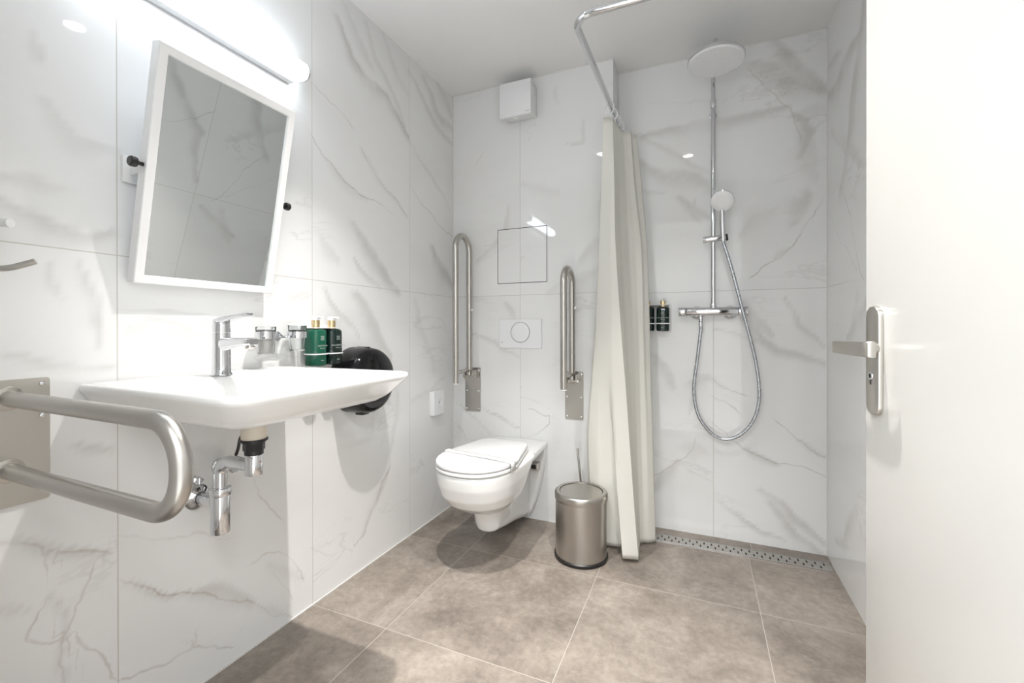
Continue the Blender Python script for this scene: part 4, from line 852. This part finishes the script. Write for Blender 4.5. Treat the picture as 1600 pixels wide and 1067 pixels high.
# ------------------------------------------------------------------ shower
def shower():
    t = thing('shower_set', 'chrome shower column with rain head, hand shower and thermostat bar on the shower wall', 'shower', (1.395, YS, 1.12))
    yr = YS - .069; xr = 1.396
    bm = BM(); cyl(bm, (1.240, yr, 1.117), (1.277, yr, 1.117), .0225, .003, 36); build('temperature_knob', bm, M['chrome'], t)
    bm = BM(); cyl(bm, (1.5035, yr, 1.117), (1.545, yr, 1.117), .0225, .003, 36); build('flow_knob', bm, M['chrome'], t)
    bm = BM(); cyl(bm, (1.278, yr, 1.117), (1.5025, yr, 1.117), .0215, .001, 36)
    cyl(bm, (xr, yr, 1.13), (xr, yr, 1.155), .014, .001); build('mixer_bar', bm, M['chrome'], t)
    for x in (1.322, 1.472):
        bm = BM(); cyl(bm, (x, yr, 1.113), (x, YS, 1.113), .014, .001); lathe(bm, (x, YS, 1.113), (0, -1, 0), [(0, 0), (0, .034), (.012, .033), (.024, .024), (.028, .016)], 36); build('wall_rosette', bm, M['chrome'], t)
    bm = BM(); cyl(bm, (xr, yr, 1.15), (xr, yr, 2.115), .0108, .001, 28); build('riser_pipe', bm, M['chrome'], t)
    bm = BM(); cyl(bm, (xr, yr, 2.095), (xr, yr, 2.135), .0135, .002, 28)
    cyl(bm, (xr, yr + .005, 2.085), (xr, YS, 2.085), .008, .001, 20); lathe(bm, (xr, YS, 2.085), (0, -1, 0), [(0, 0), (0, .018), (.006, .018), (.010, .010)], 28); build('wall_mount', bm, M['chrome'], t)
    hx, hy, hz = 1.402, 2.150, 2.232
    bm = BM(); tube(bm, fillet([(xr, yr, 2.12), (xr, yr, 2.345), (hx, hy, 2.330), (hx, hy, 2.262)], .045, 12), .0092, 24); build('shower_arm', bm, M['chrome'], t)
    # rain head, tipped a little towards the room
    hd = Vector((hx, hy, hz)); ax = Vector((-.02, -.03, -1)).normalized()
    bm = BM(); lathe(bm, hd - ax * .034, ax, [(0, 0), (0, .013), (.010, .018), (.014, .03), (.020, .075), (.026, .112), (.034, .1180), (.043, .1180), (.044, .116), (.044, 0)], 72); hdo = build('rain_head', bm, M['chrome'], t)
    bm = BM(); lathe(bm, hd + ax * .0102, ax, [(0, 0), (0, .1155), (.005, .1150), (.008, .111), (.0085, 0)], 72); fp = build('spray_face', bm, M['plastic'], t)
    bm = BM(); X, Y = frame_of(ax)
    for ring_r, n in ((.02, 6), (.04, 12), (.06, 18), (.08, 24), (.10, 30)):
        for k in range(n):
            a = 2 * PI * k / n; p_ = hd + ax * .0186 + (X * math.cos(a) + Y * math.sin(a)) * ring_r
            lathe(bm, p_, ax, [(0, .002), (.0018, .0014), (.0018, 0)], 6)
    build('nozzles', bm, M['plastic'], fp)['kind'] = 'stuff'
    # slider and hand shower
    bm = BM(); cyl(bm, (1.350, yr - .030, 1.458), (1.4485, yr - .030, 1.4637), .0150, .002, 32)
    cyl(bm, (xr, yr, 1.445), (xr, yr, 1.478), .0165, .002, 28); cyl(bm, (xr, yr, 1.461), (xr, yr - .03, 1.461), .010, .001, 20); build('slider', bm, M['chrome'], t)
    bm = BM(); cyl(bm, (1.4485, yr - .030, 1.463), (1.4575, yr - .030, 1.464), .0158, .001, 28); build('slider_cap', bm, M['dark'], t)
    bot = Vector((1.438, yr - .034, 1.445)); top = Vector((1.432, yr - .065, 1.585))
    bm = BM(); tube(bm, catmull([bot, bot.lerp(top, .35) + Vector((0, .005, 0)), bot.lerp(top, .7) + Vector((0, .004, 0)), top], 6), .01, 20, True, [.0095 + .003 * math.sin(PI * k / 18) for k in range(19)]); build('hand_grip', bm, M['chrome'], t)
    hc = Vector((1.432, yr - .085, 1.623)); hax = Vector((-.12, -.80, -.60)).normalized()
    bm = BM(); lathe(bm, hc - hax * .016, hax, [(0, 0), (.001, .018), (.006, .040), (.012, .049), (.018, .050), (.019, .049), (.019, 0)], 48); build('hand_shower_back', bm, M['chrome'], t)
    bm = BM(); lathe(bm, hc + hax * .0032, hax, [(0, 0), (0, .0488), (.004, .0485), (.007, .045), (.0085, .03), (.009, 0)], 48); build('hand_shower_face', bm, M['plastic'], t)
    bm = BM(); pts = catmull([(1.341, 2.315, 1.072), (1.341, 2.318, 1.03), (1.326, 2.325, .89), (1.310, 2.33, .735), (1.330, 2.33, .612), (1.385, 2.33, .531), (1.447, 2.33, .505), (1.515, 2.325, .536), (1.568, 2.32, .612), (1.590, 2.315, .72), (1.577, 2.31, .867), (1.545, 2.295, 1.015), (1.515, 2.285, 1.135), (1.480, 2.285, 1.286), (1.450, 2.285, 1.400), (1.438, 2.287, 1.440)], 14)
    tube(bm, pts, .0078, 16); 
    h = build('shower_hose', bm, M['hose'], t)
    bm = BM(); cyl(bm, (1.341, yr, 1.098), (1.341, 2.316, 1.045), .0095, .001, 20); cyl(bm, (1.341, yr, 1.106), (1.341, yr, 1.094), .012, .001, 20); build('hose_connector', bm, M['chrome'], t)
shower()

# ------------------------------------------------------------------ linear drain
def drain():
    x0, x1, y0, y1 = .936, RW - .012, 2.243, 2.318
    t = thing('shower_drain', 'long slotted steel linear drain in the floor along the shower wall', 'drain', ((x0 + x1) / 2, y0, 0))
    bm = BM(); f = .0025
    loft(bm, [[(x, y, z) for x, y in ((x0 + i, y0 + i), (x1 - i, y0 + i), (x1 - i, y1 - i), (x0 + i, y1 - i))] for z, i in ((0, 0), (.004, 0), (.004, f), (0, f), (0, 0))], False, False)
    bmesh.ops.remove_doubles(bm, verts=bm.verts, dist=1e-5); build('edge_frame', bm, M['chrome'], t)
    bm = BM(); box(bm, (x0 + f, y0 + f, 0), (x1 - f, y1 - f, .0008)); build('channel', bm, M['dark'], t)
    # cover plate with real slots: strips and bridges around two staggered rows of slots
    bm = BM(); zt0, zt1 = .0022, .0034; ys = [y0 + .004, y0 + .011, y0 + .034, y0 + .041, y0 + .064, y1 - .004]
    for a_, b_ in ((0, 1), (2, 3), (4, 5)): box(bm, (x0 + .003, ys[a_], zt0), (x1 - .003, ys[b_], zt1))
    pitch, sw = .0320, .0062
    for row, (ya, yb) in enumerate(((ys[1], ys[2]), (ys[3], ys[4]))):
        x = x0 + .003; nx = x0 + .016 + (pitch / 2 if row else 0)
        while nx < x1 - .02:
            box(bm, (x, ya, zt0), (nx, yb, zt1)); x = nx + sw; nx += pitch
        box(bm, (x, ya, zt0), (x1 - .003, yb, zt1))
    build('slotted_cover', bm, M['steel'], t)
drain()
bm = BM(); box(bm, (XS, 2.3185, 0), (RW, YS, .003)); o = struct('trim_6', bm, M['strip'] if 'strip' in M else stone_floor('strip_tiles', (1.56,), ()), 'narrow stone floor strip between drain and shower wall')
for o in list(bpy.data.objects):
    if o.type == 'EMPTY': o.empty_display_size = .02
